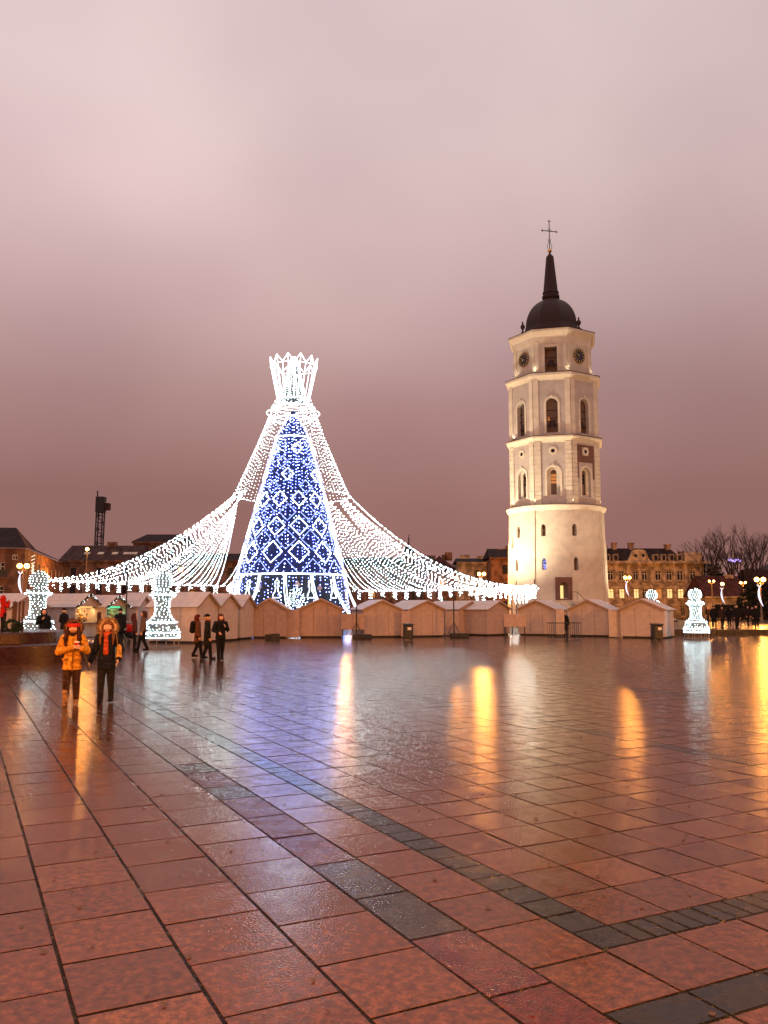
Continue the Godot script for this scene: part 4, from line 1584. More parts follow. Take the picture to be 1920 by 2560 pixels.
		for k in 24:
			loop.append(Vector3(cos(TAU * k / 24) * e[2], e[2] + 0.06 + sin(TAU * k / 24) * e[2], 0))
		b.tube(loop, 0.05, 6, true)
		part(t, "hoop", b.mesh(), M.fir)

# ---------------------------------------------------------------- street lamps
func street_lamp(px: float, py: float, dist: float, heads: int, ornament: bool, power: float, label: String, r := 0.23) -> void:
	var q := at(px, py, dist)
	lamp_at(Vector3(q.x, 0.0, q.z), q.y, heads, ornament, power, label, r)

func lamp_at(p: Vector3, h: float, heads: int, ornament: bool, power: float, label: String, r := 0.23, k := SODIUM) -> void:
	var t := thing("street_lamp", label, "street lamp", p, 0.0, "sodium street lamps")
	var b := MB.new()
	b.lathe(Transform3D(), [Vector2(0.16, 0.0), Vector2(0.15, 0.7), Vector2(0.09, 0.9), Vector2(0.055, h - 0.3), Vector2(0.05, h - 0.25)], 10)
	part(t, "post", b.mesh(), M.lamp_post)
	var spots := [Vector3(-0.33, h, 0), Vector3(0.33, h, 0)] if heads == 2 else [Vector3(0, h, 0)]
	for s in spots:
		b = MB.new()
		b.tube([Vector3(0, h - 0.45, 0), Vector3(s.x, h - 0.40, 0), s - Vector3.UP * (r + 0.02)], 0.03, 6)
		var arm := part(t, "arm", b.mesh(), M.lamp_post)
		b = MB.new()
		b.lathe(Transform3D(Basis(), s - Vector3.UP * (r + 0.03)), [Vector2(0.10, 0.0), Vector2(0.11, 0.06), Vector2(0.08, 0.07)], 10)
		part(arm, "holder", b.mesh(), M.lamp_cap)
		b = MB.new()
		b.ball(Transform3D(Basis().scaled(Vector3(r, r, r)), s), 16)
		part(t, "lamp_globe", b.mesh(), M.globe_sodium)
		var l := OmniLight3D.new()
		l.name = "lamp_light"
		t.add_child(l, true)
		l.position = s
		l.light_color = lin(k.r, k.g, k.b)
		l.light_energy = power
		l.omni_range = 400.0
		l.omni_attenuation = 2.0
		l.light_size = r * 0.9
		l.shadow_enabled = true
	if ornament:
		b = MB.new()
		var pts := []
		var rad := []
		for q in 13:
			var f := q / 12.0
			pts.append(Vector3(-0.18 + 0.30 * f * f - 0.12 * sin(f * PI), h - 0.75 - 1.9 * f, 0.14))
			rad.append(0.025 + 0.09 * sin(f * PI) * (1.0 - 0.3 * f))
		b.tube(pts, rad, 6)
		b.tube([pts[0], pts[0] + Vector3(0.22, 0.22, 0)], 0.04, 5)
		b.tube([pts[0], pts[0] + Vector3(-0.20, 0.24, 0)], 0.04, 5)
		part(t, "light_ornament", b.mesh(), M.ornament_lilac)

func make_lamps() -> void:
	street_lamp(58, 1415, 78, 2, true, 60.0, "twin-globe street lamp with white light ornament by the hipped-roof building")
	street_lamp(218, 1373, 112, 1, false, 110.0, "tall single-globe street lamp below the crane")
	street_lamp(120, 1442, 112, 1, false, 30.0, "short single-globe street lamp behind the first light pawn", 0.16)
	street_lamp(367, 1442, 108, 1, false, 60.0, "single-globe street lamp behind the light strings, left of the second pawn's head", 0.22)
	street_lamp(452, 1424, 106, 1, false, 90.0, "single-globe street lamp shining through the light strings above the pale huts")
	street_lamp(860, 1428, 112, 1, false, 170.0, "single-globe street lamp right beside the foot of the light tree")
	street_lamp(1142, 1446, 124, 1, false, 60.0, "single-globe street lamp before the columned facade")
	street_lamp(1204, 1435, 116, 2, true, 110.0, "twin-globe street lamp beside the bell tower above the light fringe")
	street_lamp(1568, 1444, 124, 2, true, 110.0, "twin-globe street lamp with light ornament before the ochre building")
	street_lamp(1779, 1453, 128, 2, false, 30.0, "slim twin street lamp at the corner of the ochre building", 0.16)
	street_lamp(1806, 1460, 116, 1, true, 30.0, "single-globe street lamp with light ornament before the low red roof")
	street_lamp(1858, 1457, 122, 2, false, 35.0, "slim twin street lamp behind the terrace walkers", 0.18)
	street_lamp(1900, 1449, 84, 2, true, 80.0, "twin-globe street lamp with light ornament on the terrace by the hill")
	# lamps of the same kind that stand behind and beside the camera
	lamp_at(Vector3(-5.5, 0, 4.5), 6.2, 2, false, 215.0, "twin-globe street lamp behind the camera, towards the granite base")
	lamp_at(Vector3(7.5, 0, 6.0), 6.2, 2, false, 175.0, "twin-globe street lamp behind the camera, towards the terrace")
	lamp_at(Vector3(-27, 0, -14), 7.0, 2, false, 260.0, "twin-globe street lamp at the edge of the square near the granite base")
	lamp_at(Vector3(34, 0, -26), 7.0, 2, false, 330.0, "twin-globe street lamp at the edge of the square near the end hut")
	lamp_at(Vector3(-3, 0, 22), 8.0, 2, false, 300.0, "twin-globe street lamp far behind the camera")

# ---------------------------------------------------------------- buildings
# windows: [x0, x1, y0, y1, material name]
func facade(t: Node3D, called: String, o: Vector3, r: Vector3, w: float, h: float, wins: Array, mt: Material, bars := true, hood := "") -> void:
	var b := MB.new()
	var holes := []
	for q in wins:
		holes.append([q[0], q[1], q[2], q[3], false])
	b.wall(o, r, Vector3.UP, w, h, holes, 0.22)
	part(t, called, b.mesh(), mt)
	var n := r.cross(Vector3.UP)
	for q in wins:
		var c: Vector3 = o + r * ((q[0] + q[1]) / 2) + Vector3.UP * ((q[2] + q[3]) / 2) - n * 0.2
		var ww: float = q[1] - q[0]
		var hh: float = q[3] - q[2]
		var bs := Basis(r, Vector3.UP, n)
		var pb := MB.new()
		pb.box(Transform3D(bs, c), Vector3(ww, hh, 0.03))
		var win := part(t, "window", pb.mesh(), M[q[4]])
		if bars:
			for e in [[0.0, 0.0, 0.08, hh], [0.0, hh * 0.2, ww, 0.08], [-ww / 2 + 0.04, 0.0, 0.08, hh], [ww / 2 - 0.04, 0.0, 0.08, hh], [0.0, hh / 2 - 0.04, ww, 0.08], [0.0, -hh / 2 + 0.04, ww, 0.08]]:
				var fb := MB.new()
				fb.box(Transform3D(bs, c + r * e[0] + Vector3.UP * e[1] + n * 0.04), Vector3(e[2], e[3], 0.05))
				part(win, "window_bar", fb.mesh(), M.frame_pale)
		if hood != "":
			var sb := MB.new()
			sb.box(Transform3D(bs, c + Vector3.UP * (-hh / 2 - 0.10) + n * 0.28), Vector3(ww + 0.3, 0.12, 0.20))
			part(win, "sill", sb.mesh(), M[hood])
			sb = MB.new()
			sb.box(Transform3D(bs, c + Vector3.UP * (hh / 2 + 0.25) + n * 0.27), Vector3(ww + 0.5, 0.16, 0.22))
			part(win, "hood_mould", sb.mesh(), M[hood])

func boxpart(t: Node3D, called: String, c: Vector3, s: Vector3, mt: Material, turn := 0.0) -> MeshInstance3D:
	var b := MB.new()
	b.box(Transform3D(Basis(Vector3.UP, turn), c), s)
	return part(t, called, b.mesh(), mt)

func ochre_building() -> void:
	var d := 150.0
	var x0 := at(1496, 1460, d).x
	var x1 := at(1764, 1460, d).x
	var t := thing("ochre_building", "ochre three-storey building with lit windows, attic gable and chimneys beside the tower", "building", Vector3(x0, 0, -d))
	var fx := func(px: float) -> float: return at(px, 1460, d).x - x0
	var fy := func(py: float) -> float: return at(1640, py, d).y
	var wins := []
	var cols := [[1521, 1533], [1549, 1560], [1585, 1596], [1606, 1618], [1640, 1653], [1668, 1680], [1695, 1708], [1728, 1740]]
	for i in cols.size():
		var a: float = fx.call(cols[i][0] - 1.0)
		var c: float = fx.call(cols[i][1] + 1.0)
		wins.append([a, c, fy.call(1451), fy.call(1427), "window_dark"])
		wins.append([a, c, fy.call(1496), fy.call(1472), "lit_window" if i != 7 and i != 3 and i != 4 else "lit_window_dim" if i == 4 else "window_dark"])
	for e in [[1530, 1540], [1700, 1711], [1648, 1658]]:
		wins.append([fx.call(e[0]), fx.call(e[1]), 0.45, 2.6, "window_dark"])
	var h: float = fy.call(1408)
	facade(t, "front_wall", Vector3.ZERO, Vector3.RIGHT, x1 - x0, h, wins, M.facade_ochre, true, "facade_ochre_trim")
	boxpart(t, "side_wall", Vector3(x1 - x0 - 0.1, h / 2, -6), Vector3(0.2, h, 12), M.facade_ochre)
	boxpart(t, "cornice", Vector3((x1 - x0) / 2, h + 0.15, 0.25), Vector3(x1 - x0 + 0.8, 0.5, 0.9), M.facade_ochre_trim)
	boxpart(t, "string_course", Vector3((x1 - x0) / 2, fy.call(1512), 0.06), Vector3(x1 - x0, 0.35, 0.3), M.facade_ochre_trim)
	boxpart(t, "string_course", Vector3((x1 - x0) / 2, fy.call(1460), 0.05), Vector3(x1 - x0, 0.2, 0.2), M.facade_ochre_trim)
	for px in [1512, 1541, 1570, 1600, 1629, 1660, 1687, 1716, 1752]:
		boxpart(t, "pilaster", Vector3(fx.call(px), (h + fy.call(1512)) / 2, 0.05), Vector3(0.45, h - fy.call(1512), 0.2), M.facade_ochre_trim)
	# mansard roof
	var b := MB.new()
	var rt: float = fy.call(1368)
	var xm: float = fx.call(1714)
	b.poly([Vector3(0, h + 0.4, 0), Vector3(xm, h + 0.4, 0), Vector3(xm - 1.6, rt, -3.0), Vector3(0, rt, -3.0)], Vector3(0, 0.5, 1))
	b.poly([Vector3(xm, h + 0.4, 0), Vector3(xm, h + 0.4, -12), Vector3(xm - 1.6, rt, -9.0), Vector3(xm - 1.6, rt, -3.0)], Vector3(1, 0.5, 0))
	b.poly([Vector3(0, rt, -3), Vector3(xm - 1.6, rt, -3), Vector3(xm - 1.6, rt, -9), Vector3(0, rt, -9)], Vector3.UP)
	part(t, "mansard_roof", b.mesh(), M.roof_dark)
	for px in [1520, 1540, 1640, 1660, 1680, 1700]:
		var dm := boxpart(t, "dormer", Vector3(fx.call(px), h + 0.95, -0.25), Vector3(0.85, 1.3, 1.4), M.facade_ochre)
		boxpart(dm, "dormer_window", Vector3(fx.call(px), h + 0.95, 0.46), Vector3(0.55, 0.9, 0.03), M.window_dark)
	# curved attic gable and the attic at the corner
	b = MB.new()
	var gx0: float = fx.call(1568)
	var gx1: float = fx.call(1630)
	var prof := []
	for k in 17:
		var f := k / 16.0
		var s := 1.0 - absf(f - 0.5) * 2.0
		prof.append(Vector2(lerpf(gx0, gx1, f), h + 0.4 + 2.1 * smoothstep(0.05, 0.55, s) * (0.82 + 0.18 * s)))
	for k in 16:
		var p: Vector2 = prof[k]
		var q: Vector2 = prof[k + 1]
		b.quad(Vector3(p.x, h + 0.3, 0.3), Vector3(q.x, h + 0.3, 0.3), Vector3(q.x, q.y, 0.3), Vector3(p.x, p.y, 0.3))
		b.quad(Vector3(p.x, p.y, 0.3), Vector3(q.x, q.y, 0.3), Vector3(q.x, q.y, -0.4), Vector3(p.x, p.y, -0.4))
	part(t, "attic_gable", b.mesh(), M.facade_ochre_trim)
	for px in [1590, 1609]:
		b = MB.new()
		b.lathe(Transform3D(Basis(Vector3.RIGHT, Vector3.BACK, Vector3.DOWN), Vector3(fx.call(px), h + 1.35, 0.31)), [Vector2(0.28, 0.0), Vector2(0.28, 0.02), Vector2(0.0, 0.02)], 16)
		part(t, "round_window", b.mesh(), M.window_dark)
	boxpart(t, "corner_attic", Vector3((fx.call(1714) + fx.call(1756)) / 2, h + 1.1, -1.0), Vector3(fx.call(1756) - fx.call(1714), 1.6, 2.4), M.facade_ochre_trim)
	for e in [[1514, 1360, 10.0], [1550, 1356, 13.0], [1593, 1356, 15.0], [1687, 1360, 16.0], [1722, 1378, 14.0], [1528, 1362, 8.0]]:
		var cw: float = e[2] / F * d
		var top: float = fy.call(e[1])
		var ch := boxpart(t, "chimney", Vector3(fx.call(e[0]), (h + top) / 2, -3.2), Vector3(cw * 0.8, top - h, 1.0), M.chimney)
		boxpart(ch, "chimney_cap", Vector3(fx.call(e[0]), top + 0.08, -3.2), Vector3(cw, 0.22, 1.2), M.chimney)

func hipped_building() -> void:
	var c := at(60, 1450, 96)
	var e := at(172, 1450, 138)
	var t := thing("hipped_building", "brown corner building with dark hipped roof and balconies at the left edge", "building", Vector3(c.x, 0, c.z))
	var l := Vector3(-16, 0, 3.0)
	var rdir := (Vector3(e.x - c.x, 0, e.z - c.z)).normalized()
	var side_w := Vector2(e.x - c.x, e.z - c.z).length()
	var h := 8.7
	var r := (-l).normalized()
	var lw := l.length()
	var wins := []
	for k in 4:
		for fl in 2:
			var x := lw - 2.6 - 2.7 * k
			wins.append([x - 0.45, x + 0.45, 2.7 + 2.7 * fl, 4.4 + 2.7 * fl, "window_dark"])
	wins.append([lw - 1.4, lw - 0.8, 7.4, 8.0, "window_dark"])
	facade(t, "front_wall", l, r, lw, h, wins, M.facade_brown)
	for k in 4:
		for fl in 2:
			var x := lw - 2.6 - 2.7 * k
			var p := l + r * x + Vector3.UP * (2.6 + 2.7 * fl) + r.cross(Vector3.UP) * 0.4
			var b := MB.new()
			b.box(Transform3D(Basis(r, Vector3.UP, r.cross(Vector3.UP)), p), Vector3(2.0, 0.12, 0.8))
			var bal := part(t, "balcony", b.mesh(), M.facade_dim)
			b = MB.new()
			b.box(Transform3D(Basis(r, Vector3.UP, r.cross(Vector3.UP)), p + Vector3.UP * 0.5 + r.cross(Vector3.UP) * 0.38), Vector3(2.0, 0.9, 0.05))
			part(bal, "railing", b.mesh(), M.iron)
	var sw := []
	for k in 9:
		var x := 2.0 + 4.2 * k
		if k == 1:
			sw.append([x - 1.2, x + 1.6, 6.0, 7.3, "lit_white"])
		elif x < side_w - 2.0:
			sw.append([x - 0.9, x + 0.9, 6.0, 7.4, "window_dark"])
			sw.append([x - 0.9, x + 0.9, 2.9, 4.3, "window_dark"])
	facade(t, "side_wall", Vector3.ZERO, rdir, side_w, h, sw, M.facade_brown)
	var eo := 0.6
	var a := l + Vector3(-0.3, h, eo)
	var b0 := Vector3(eo * 0.7, h, eo)
	var c0 := rdir * side_w + Vector3(eo, h, 0)
	var top0 := Vector3(-3.6, 11.6, -5.5)
	var top1 := rdir * (side_w - 4.0) + Vector3(-5.0, 11.2, 0)
	var b2 := MB.new()
	b2.poly([a, b0, top0, l + Vector3(0, 11.6, -6.0)], Vector3(0, 1, 1))
	b2.poly([b0, c0, top1, top0], Vector3(1, 1, 0.3))
	part(t, "hipped_roof", b2.mesh(), M.roof_dark)
	b2 = MB.new()
	b2.box(Transform3D(Basis(r, Vector3.UP, r.cross(Vector3.UP)), l + r * (lw - 5.5) + Vector3.UP * 2.15 + r.cross(Vector3.UP) * 0.5), Vector3(9.0, 0.22, 0.9))
	part(t, "lit_awning_light", b2.mesh(), M.lit_window)
	b2 = MB.new()
	for k in 5:                                    # an upright sign of strokes too far off to read
		b2.tube([rdir * 3.0 + Vector3(0.4, 6.2 + 0.42 * k, 0.4), rdir * 3.0 + Vector3(0.75, 6.4 + 0.42 * k, 0.2)], 0.05, 4)
	part(t, "upright_sign", b2.mesh(), M.lit_white)

# a plain house: front wall with windows, pitched roof whose ridge runs along the front
func house(px0: float, px1: float, y_eave: float, y_ridge: float, d: float, label: String, wall: String, roof: String, rows: int, lit: Array, opts := {}) -> Node3D:
	var x0 := at(px0, 1450, d).x
	var x1 := at(px1, 1450, d).x
	var he := at((px0 + px1) / 2, y_eave, d).y
	var hr := at((px0 + px1) / 2, y_ridge, d + 5.0).y
	var w := x1 - x0
	var t := thing(opts.get("called", "town_house"), label, "building", Vector3(x0, 0, -d), 0.0, "town houses behind the square")
	var wins := []
	var n := maxi(1, int(w / 3.4))
	for k in n:
		for q in rows:
			var x := w / n * (k + 0.5)
			var y := he - 1.1 - 3.0 * q
			if y > 2.4:
				wins.append([x - 0.5, x + 0.5, y - 1.5, y, "lit_window_dim" if [k, q] in lit else "window_dark"])
	facade(t, "front_wall", Vector3.ZERO, Vector3.RIGHT, w, he, wins, M[wall], d < 135.0)
	boxpart(t, "side_wall", Vector3(w - 0.1, he / 2, -5.0), Vector3(0.2, he, 9.9), M[wall])
	boxpart(t, "side_wall", Vector3(0.1, he / 2, -5.0), Vector3(0.2, he, 9.9), M[wall])
	boxpart(t, "eaves_board", Vector3(w / 2, he + 0.05, 0.12), Vector3(w + 0.5, 0.3, 0.6), M[wall])
	var b := MB.new()
	var hip: float = opts.get("hip", 0.0)
	b.poly([Vector3(-0.3, he + 0.2, 0.4), Vector3(w + 0.3, he + 0.2, 0.4), Vector3(w - hip, hr, -5), Vector3(hip, hr, -5)], Vector3(0, 1, 1))
	b.poly([Vector3(-0.3, he + 0.2, -10.4), Vector3(w + 0.3, he + 0.2, -10.4), Vector3(w - hip, hr, -5), Vector3(hip, hr, -5)], Vector3(0, 1, -1))
	for e in [[-0.3, hip, -1.0], [w + 0.3, w - hip, 1.0]]:
		b.poly([Vector3(e[0], he + 0.2, 0.4), Vector3(e[0], he + 0.2, -10.4), Vector3(e[1], hr, -5)], Vector3(e[2], 0.5, 0))
	var rf := part(t, "roof", b.mesh(), M[roof])
	for c in opts.get("chimneys", []):
		var cx: float = at(c[0], 1450, d).x - x0
		var top := at(c[0], c[1], d + 5.0).y
		boxpart(rf, "chimney", Vector3(cx, (hr + top) / 2 - 0.4, -4.8), Vector3(c[2], top - hr + 0.9, 0.9), M[wall])
	for c in opts.get("skylights", []):
		var f := 0.45
		var cx: float = at(c, 1450, d).x - x0
		var p := Vector3(cx, lerpf(he + 0.2, hr, f) + 0.06, lerpf(0.4, -5.0, f) + 0.05)
		var nrm := Vector3(0, 5.4, hr - he).normalized()
		var sb := MB.new()
		sb.box(Transform3D(Basis(Vector3.RIGHT, nrm, Vector3.RIGHT.cross(nrm)), p), Vector3(1.0, 0.06, 0.8))
		part(rf, "skylight", sb.mesh(), M.frame_pale)
	return t

func bare_tree(p: Vector3, h: float, sd: int, label: String) -> void:
	var t := thing("bare_tree", label, "tree", p, 0.0, "bare winter trees by the hill")
	rng.seed = sd
	var trunk := MB.new()
	var twigs := MB.new()
	var todo := [[Vector3(0, 0, 0), Vector3(rng.randf_range(-0.06, 0.06), 1, rng.randf_range(-0.06, 0.06)), h * 0.36, h * 0.020, 0]]
	while todo.size():
		var q: Array = todo.pop_back()
		var a: Vector3 = q[0]
		var d: Vector3 = (q[1] as Vector3).normalized()
		var l: float = q[2]
		var r: float = q[3]
		var depth: int = q[4]
		var mid := a + d * l * 0.5 + Vector3(rng.randfn(), 0, rng.randfn()) * l * 0.03
		var e := a + d * l
		(trunk if depth < 2 else twigs).tube([a, mid, e], [r, r * 0.85, r * 0.66], 6 if depth < 2 else 3)
		if depth < 6:
			var n := 3 if depth == 0 else 2 + (rng.randi() % 2)
			for k in n:
				var side := Vector3(rng.randfn(), rng.randfn() * 0.3, rng.randfn()).normalized()
				var nd := (d + side * rng.randf_range(0.35, 0.75) + Vector3.UP * 0.22).normalized()
				todo.append([a.lerp(e, rng.randf_range(0.6, 1.0)) if k else e, nd if k else (d + side * 0.18).normalized(), l * rng.randf_range(0.58, 0.82), r * 0.62, depth + 1])
	part(t, "trunk", trunk.mesh(), M.bark)
	stuff(part(t, "crown", twigs.mesh(), M.twig))

func bush(p: Vector3, r: float, h: float, sd: int, label: String, cone := false) -> void:
	var t := thing("clipped_shrub" if cone else "bush", label, "shrub", p)
	rng.seed = sd
	var b := MB.new()
	for k in 900:
		var y := rng.randf()
		var rr := r * ((1.0 - y) if cone else sqrt(maxf(0.0, 1.0 - pow(y * 1.1 - 0.25, 2.0)))) * pow(rng.randf(), 0.33)
		var a := rng.randf() * TAU
		var c := Vector3(cos(a) * rr, y * h, sin(a) * rr)
		var d := Vector3(rng.randfn(), rng.randfn(), rng.randfn()).normalized() * r * 0.13
		var e := d.cross(Vector3(rng.randfn(), rng.randfn(), rng.randfn())).normalized() * r * 0.08
		b.tri(c + e, c + d, c - e)
		b.tri(c - e, c + d, c + e)
	stuff(part(t, "foliage", b.mesh(), M.hedge))
	b = MB.new()
	b.tube([Vector3.ZERO, Vector3(0, h * 0.5, 0)], r * 0.08, 5)
	part(t, "stem", b.mesh(), M.bark)

func make_crane() -> void:
	var d := 170.0
	var p := at(247.5, 1358, d)
	var t := thing("tower_crane", "dark lattice crane mast with cab rising behind the roofs", "crane", Vector3(p.x, 0, p.z))
	var top := at(252, 1268, d)
	var lean := top.x - p.x
	var w := 0.62
	var h := top.y
	var x := func(y: float) -> float: return lean * (y - p.y) / (h - p.y)
	for sx in [-1.0, 1.0]:
		for sz in [-1.0, 1.0]:
			var b := MB.new()
			b.tube([Vector3(x.call(0.0) + sx * w, 0, sz * w), Vector3(x.call(h) + sx * w, h, sz * w)], 0.16, 4)
			part(t, "mast_leg", b.mesh(), M.iron)
	var lat := MB.new()
	var y := 1.0
	var s := 1.0
	while y < h - 1.5:
		for sz in [-1.0, 1.0]:
			lat.tube([Vector3(x.call(y) - s * w, y, sz * w), Vector3(x.call(y + 1.4) + s * w, y + 1.4, sz * w)], 0.07, 4)
			lat.tube([Vector3(x.call(y) - w, y, sz * w), Vector3(x.call(y) + w, y, sz * w)], 0.06, 4)
		y += 1.4
		s = -s
	stuff(part(t, "lattice", lat.mesh(), M.iron))
	boxpart(t, "slewing_head", Vector3(lean, h + 0.5, 0), Vector3(1.7, 3.2, 1.6), M.iron)
	boxpart(t, "cab", Vector3(lean + 1.35, h + 0.1, 0), Vector3(1.0, 1.4, 1.2), M.roof_grey)
	var b3 := MB.new()
	b3.tube([Vector3(lean - 0.7, h + 1.5, 0), Vector3(lean - 0.8, h + 3.4, 0)], 0.14, 4)
	part(t, "apex_strut", b3.mesh(), M.iron)

func make_background() -> void:
	ochre_building()
	hipped_building()
	make_crane()
	house(150, 345, 1404, 1364, 146, "long brown house with skylights in its roof below the crane", "facade_dim", "roof_grey", 3, [[0, 2], [2, 2], [3, 2], [3, 1]], {"skylights": [205, 240, 276, 305, 315, 325], "chimneys": [[255, 1356, 1.6]]})
	house(330, 462, 1357, 1336, 162, "tall house with black hipped roof rising above the light strings", "facade_dim", "roof_dark", 3, [], {"hip": 1.2})
	house(455, 600, 1404, 1384, 155, "dark house behind the lights between tall black roof and tree", "facade_dim", "roof_dark", 3, [])
	house(790, 1012, 1420, 1394, 160, "dark house behind the lights between the tree and the cupola", "facade_dim", "roof_dark", 3, [])
	house(1036, 1088, 1418, 1390, 158, "small house with dark red roof and chimney beside the cupola", "facade_dim", "roof_red", 2, [], {"chimneys": [[1078, 1390, 2.2], [1062, 1391, 1.0]]})
	house(1060, 1150, 1434, 1390, 150, "house with steep red-brown roof and orange lit wall", "facade_brown", "roof_red", 2, [[0, 0]], {"chimneys": [[1127, 1382, 1.3], [1115, 1388, 0.8]], "hip": 3.4})
	# the facade with half columns
	var col := house(1146, 1238, 1408, 1396, 146, "orange lit facade with tall half columns and parapet", "facade_ochre", "roof_dark", 2, [], {"chimneys": [[1170, 1388, 1.6], [1210, 1391, 1.2]]})
	for k in 6:
		var b := MB.new()
		b.lathe(Transform3D(Basis(), Vector3(0.8 + 0.95 * k, 3.4, 0.25)), [Vector2(0.34, 0.0), Vector2(0.26, 0.2), Vector2(0.22, 3.9), Vector2(0.32, 4.15)], 10)
		part(col, "half_column", b.mesh(), M.facade_ochre_trim)
	house(1228, 1300, 1396, 1372, 140, "higher brown facade with roof chimneys next to the bell tower", "facade_brown", "roof_dark", 3, [], {"chimneys": [[1246, 1377, 1.2], [1262, 1374, 1.0], [1282, 1366, 0.8]]})
	# cupola
	var cp := at(1022, 1400, 185)
	var cu := thing("cupola_tower", "small round turret with dark bell-shaped cupola and weather vane", "tower", Vector3(cp.x, 0, cp.z))
	var k2 := 185.0 / F
	var y0 := cp.y
	var b := MB.new()
	b.lathe(Transform3D(), [Vector2(12 * k2, 0), Vector2(12 * k2, y0 + 12 * k2), Vector2(16 * k2, y0 + 14 * k2), Vector2(16 * k2, y0 + 17 * k2)], 20)
	part(cu, "drum", b.mesh(), M.facade_brown)
	b = MB.new()
	b.lathe(Transform3D(), [Vector2(16 * k2, y0 + 17 * k2), Vector2(15 * k2, y0 + 19 * k2), Vector2(12 * k2, y0 + 24 * k2), Vector2(11 * k2, y0 + 30 * k2), Vector2(7 * k2, y0 + 34 * k2), Vector2(2 * k2, y0 + 36 * k2), Vector2(0.6 * k2, y0 + 60 * k2)], 20)
	part(cu, "cupola", b.mesh(), M.roof_dark)
	b = MB.new()
	b.ball(Transform3D(Basis().scaled(Vector3.ONE * 2.2 * k2), Vector3(0, y0 + 53 * k2, 0)), 10)
	b.bx(Vector3(1.6 * k2, y0 + 62 * k2, 0), Vector3(4 * k2, 2.0 * k2, 0.08))
	part(cu, "weather_vane", b.mesh(), M.iron)
	# low house with the red roof, garden and hill at the right
	house(1764, 1874, 1494, 1440, 140, "low house with broad dark red roof behind the terrace", "facade_ochre", "roof_red", 1, [], {"chimneys": [[1851, 1438, 1.4]]})
	house(1884, 1960, 1480, 1424, 150, "house with dark red roof at the foot of the hill", "facade_brown", "roof_red", 1, [])
	var hill := MB.new()
	hill.tint(Color.WHITE)
	var grid := []
	var nz := FastNoiseLite.new()
	nz.seed = 2
	nz.frequency = 0.03
	for j in 15:
		var row := []
		for i in 25:
			var x := 78.0 + 8.0 * i
			var z := -165.0 - 9.0 * j
			var rise := smoothstep(0.0, 1.0, (x - 84.0) / 85.0) * smoothstep(0.0, 1.0, j / 5.0)
			row.append(Vector3(x, -1.0 + 30.0 * rise + nz.get_noise_2d(x, z) * 3.0 * rise, z))
		grid.append(row)
	for j in 14:
		for i in 24:
			hill.quad(grid[j][i], grid[j][i + 1], grid[j + 1][i + 1], grid[j + 1][i])
	struct("hill", hill.mesh(), M.hill_soil)
	var spots := [[1762, 150, 1365, 11, "slender bare tree next to the corner of the ochre building"], [1783, 152, 1334, 12, "tall bare tree behind the low red roof, nearest the ochre building"], [1800, 156, 1345, 13, "bare tree forking low behind the low red roof"], [1822, 150, 1335, 14, "bare tree beside the purple neon scrawl, towards the tower"], [1841, 154, 1326, 15, "tallest bare tree, beside the purple neon scrawl"], [1862, 150, 1340, 16, "bare tree with wide crown towards the hill"], [1886, 156, 1345, 17, "bare tree at the foot of the hill"], [1908, 152, 1338, 18, "outermost bare tree on the slope of the hill"]]
	for s in spots:
		var q := at(s[0], 1500, s[1])
		bare_tree(Vector3(q.x, 0, q.z), at(s[0], s[2], s[1]).y * 0.98, s[3], s[4])
	var g := gp(1847, 1572, 0.4)
	bush(Vector3(at(1847, 1520, 118).x, 0.4, -118), 1.15, 3.0, 3, "dark clipped cone shrub before the low house", true)
	bush(Vector3(at(1815, 1520, 112).x, 0.4, -112), 1.9, 1.9, 4, "broad dark bush on the terrace before the low house")
	bush(Vector3(at(1772, 1400, 158).x, 4.0, -158), 3.2, 6.0, 6, "big dark evergreen bush behind the corner of the ochre building")
	bush(Vector3(at(1905, 1480, 108).x, 0.4, -108), 3.2, 4.6, 7, "big dark evergreen bush behind the terrace lamp")
	var ns := thing("neon_scrawl", "small purple neon scrawl shining between the bare trees", "neon sign", at(1836, 1401, 148))
	b = MB.new()
	var pts := []
	for k in 40:
		var f := k / 39.0
		pts.append(Vector3(lerpf(-1.15, 1.15, f) + 0.06 * sin(f * 50.0), 0.18 * sin(f * 34.0) + 0.12 * sin(f * 11.0), 0))
	b.tube(pts, 0.07, 4)
	part(ns, "neon_tube", b.mesh(), M.neon_purple)
	b = MB.new()
	b.tube([Vector3(-1, -0.3, -0.1), Vector3(-1, -9.0, -0.1)], 0.06, 4)
	b.tube([Vector3(1, -0.3, -0.1), Vector3(1, -9.0, -0.1)], 0.06, 4)
	b.tube([Vector3(-1.1, -0.3, -0.1), Vector3(1.1, -0.3, -0.1)], 0.05, 4)
	part(ns, "sign_frame", b.mesh(), M.iron)

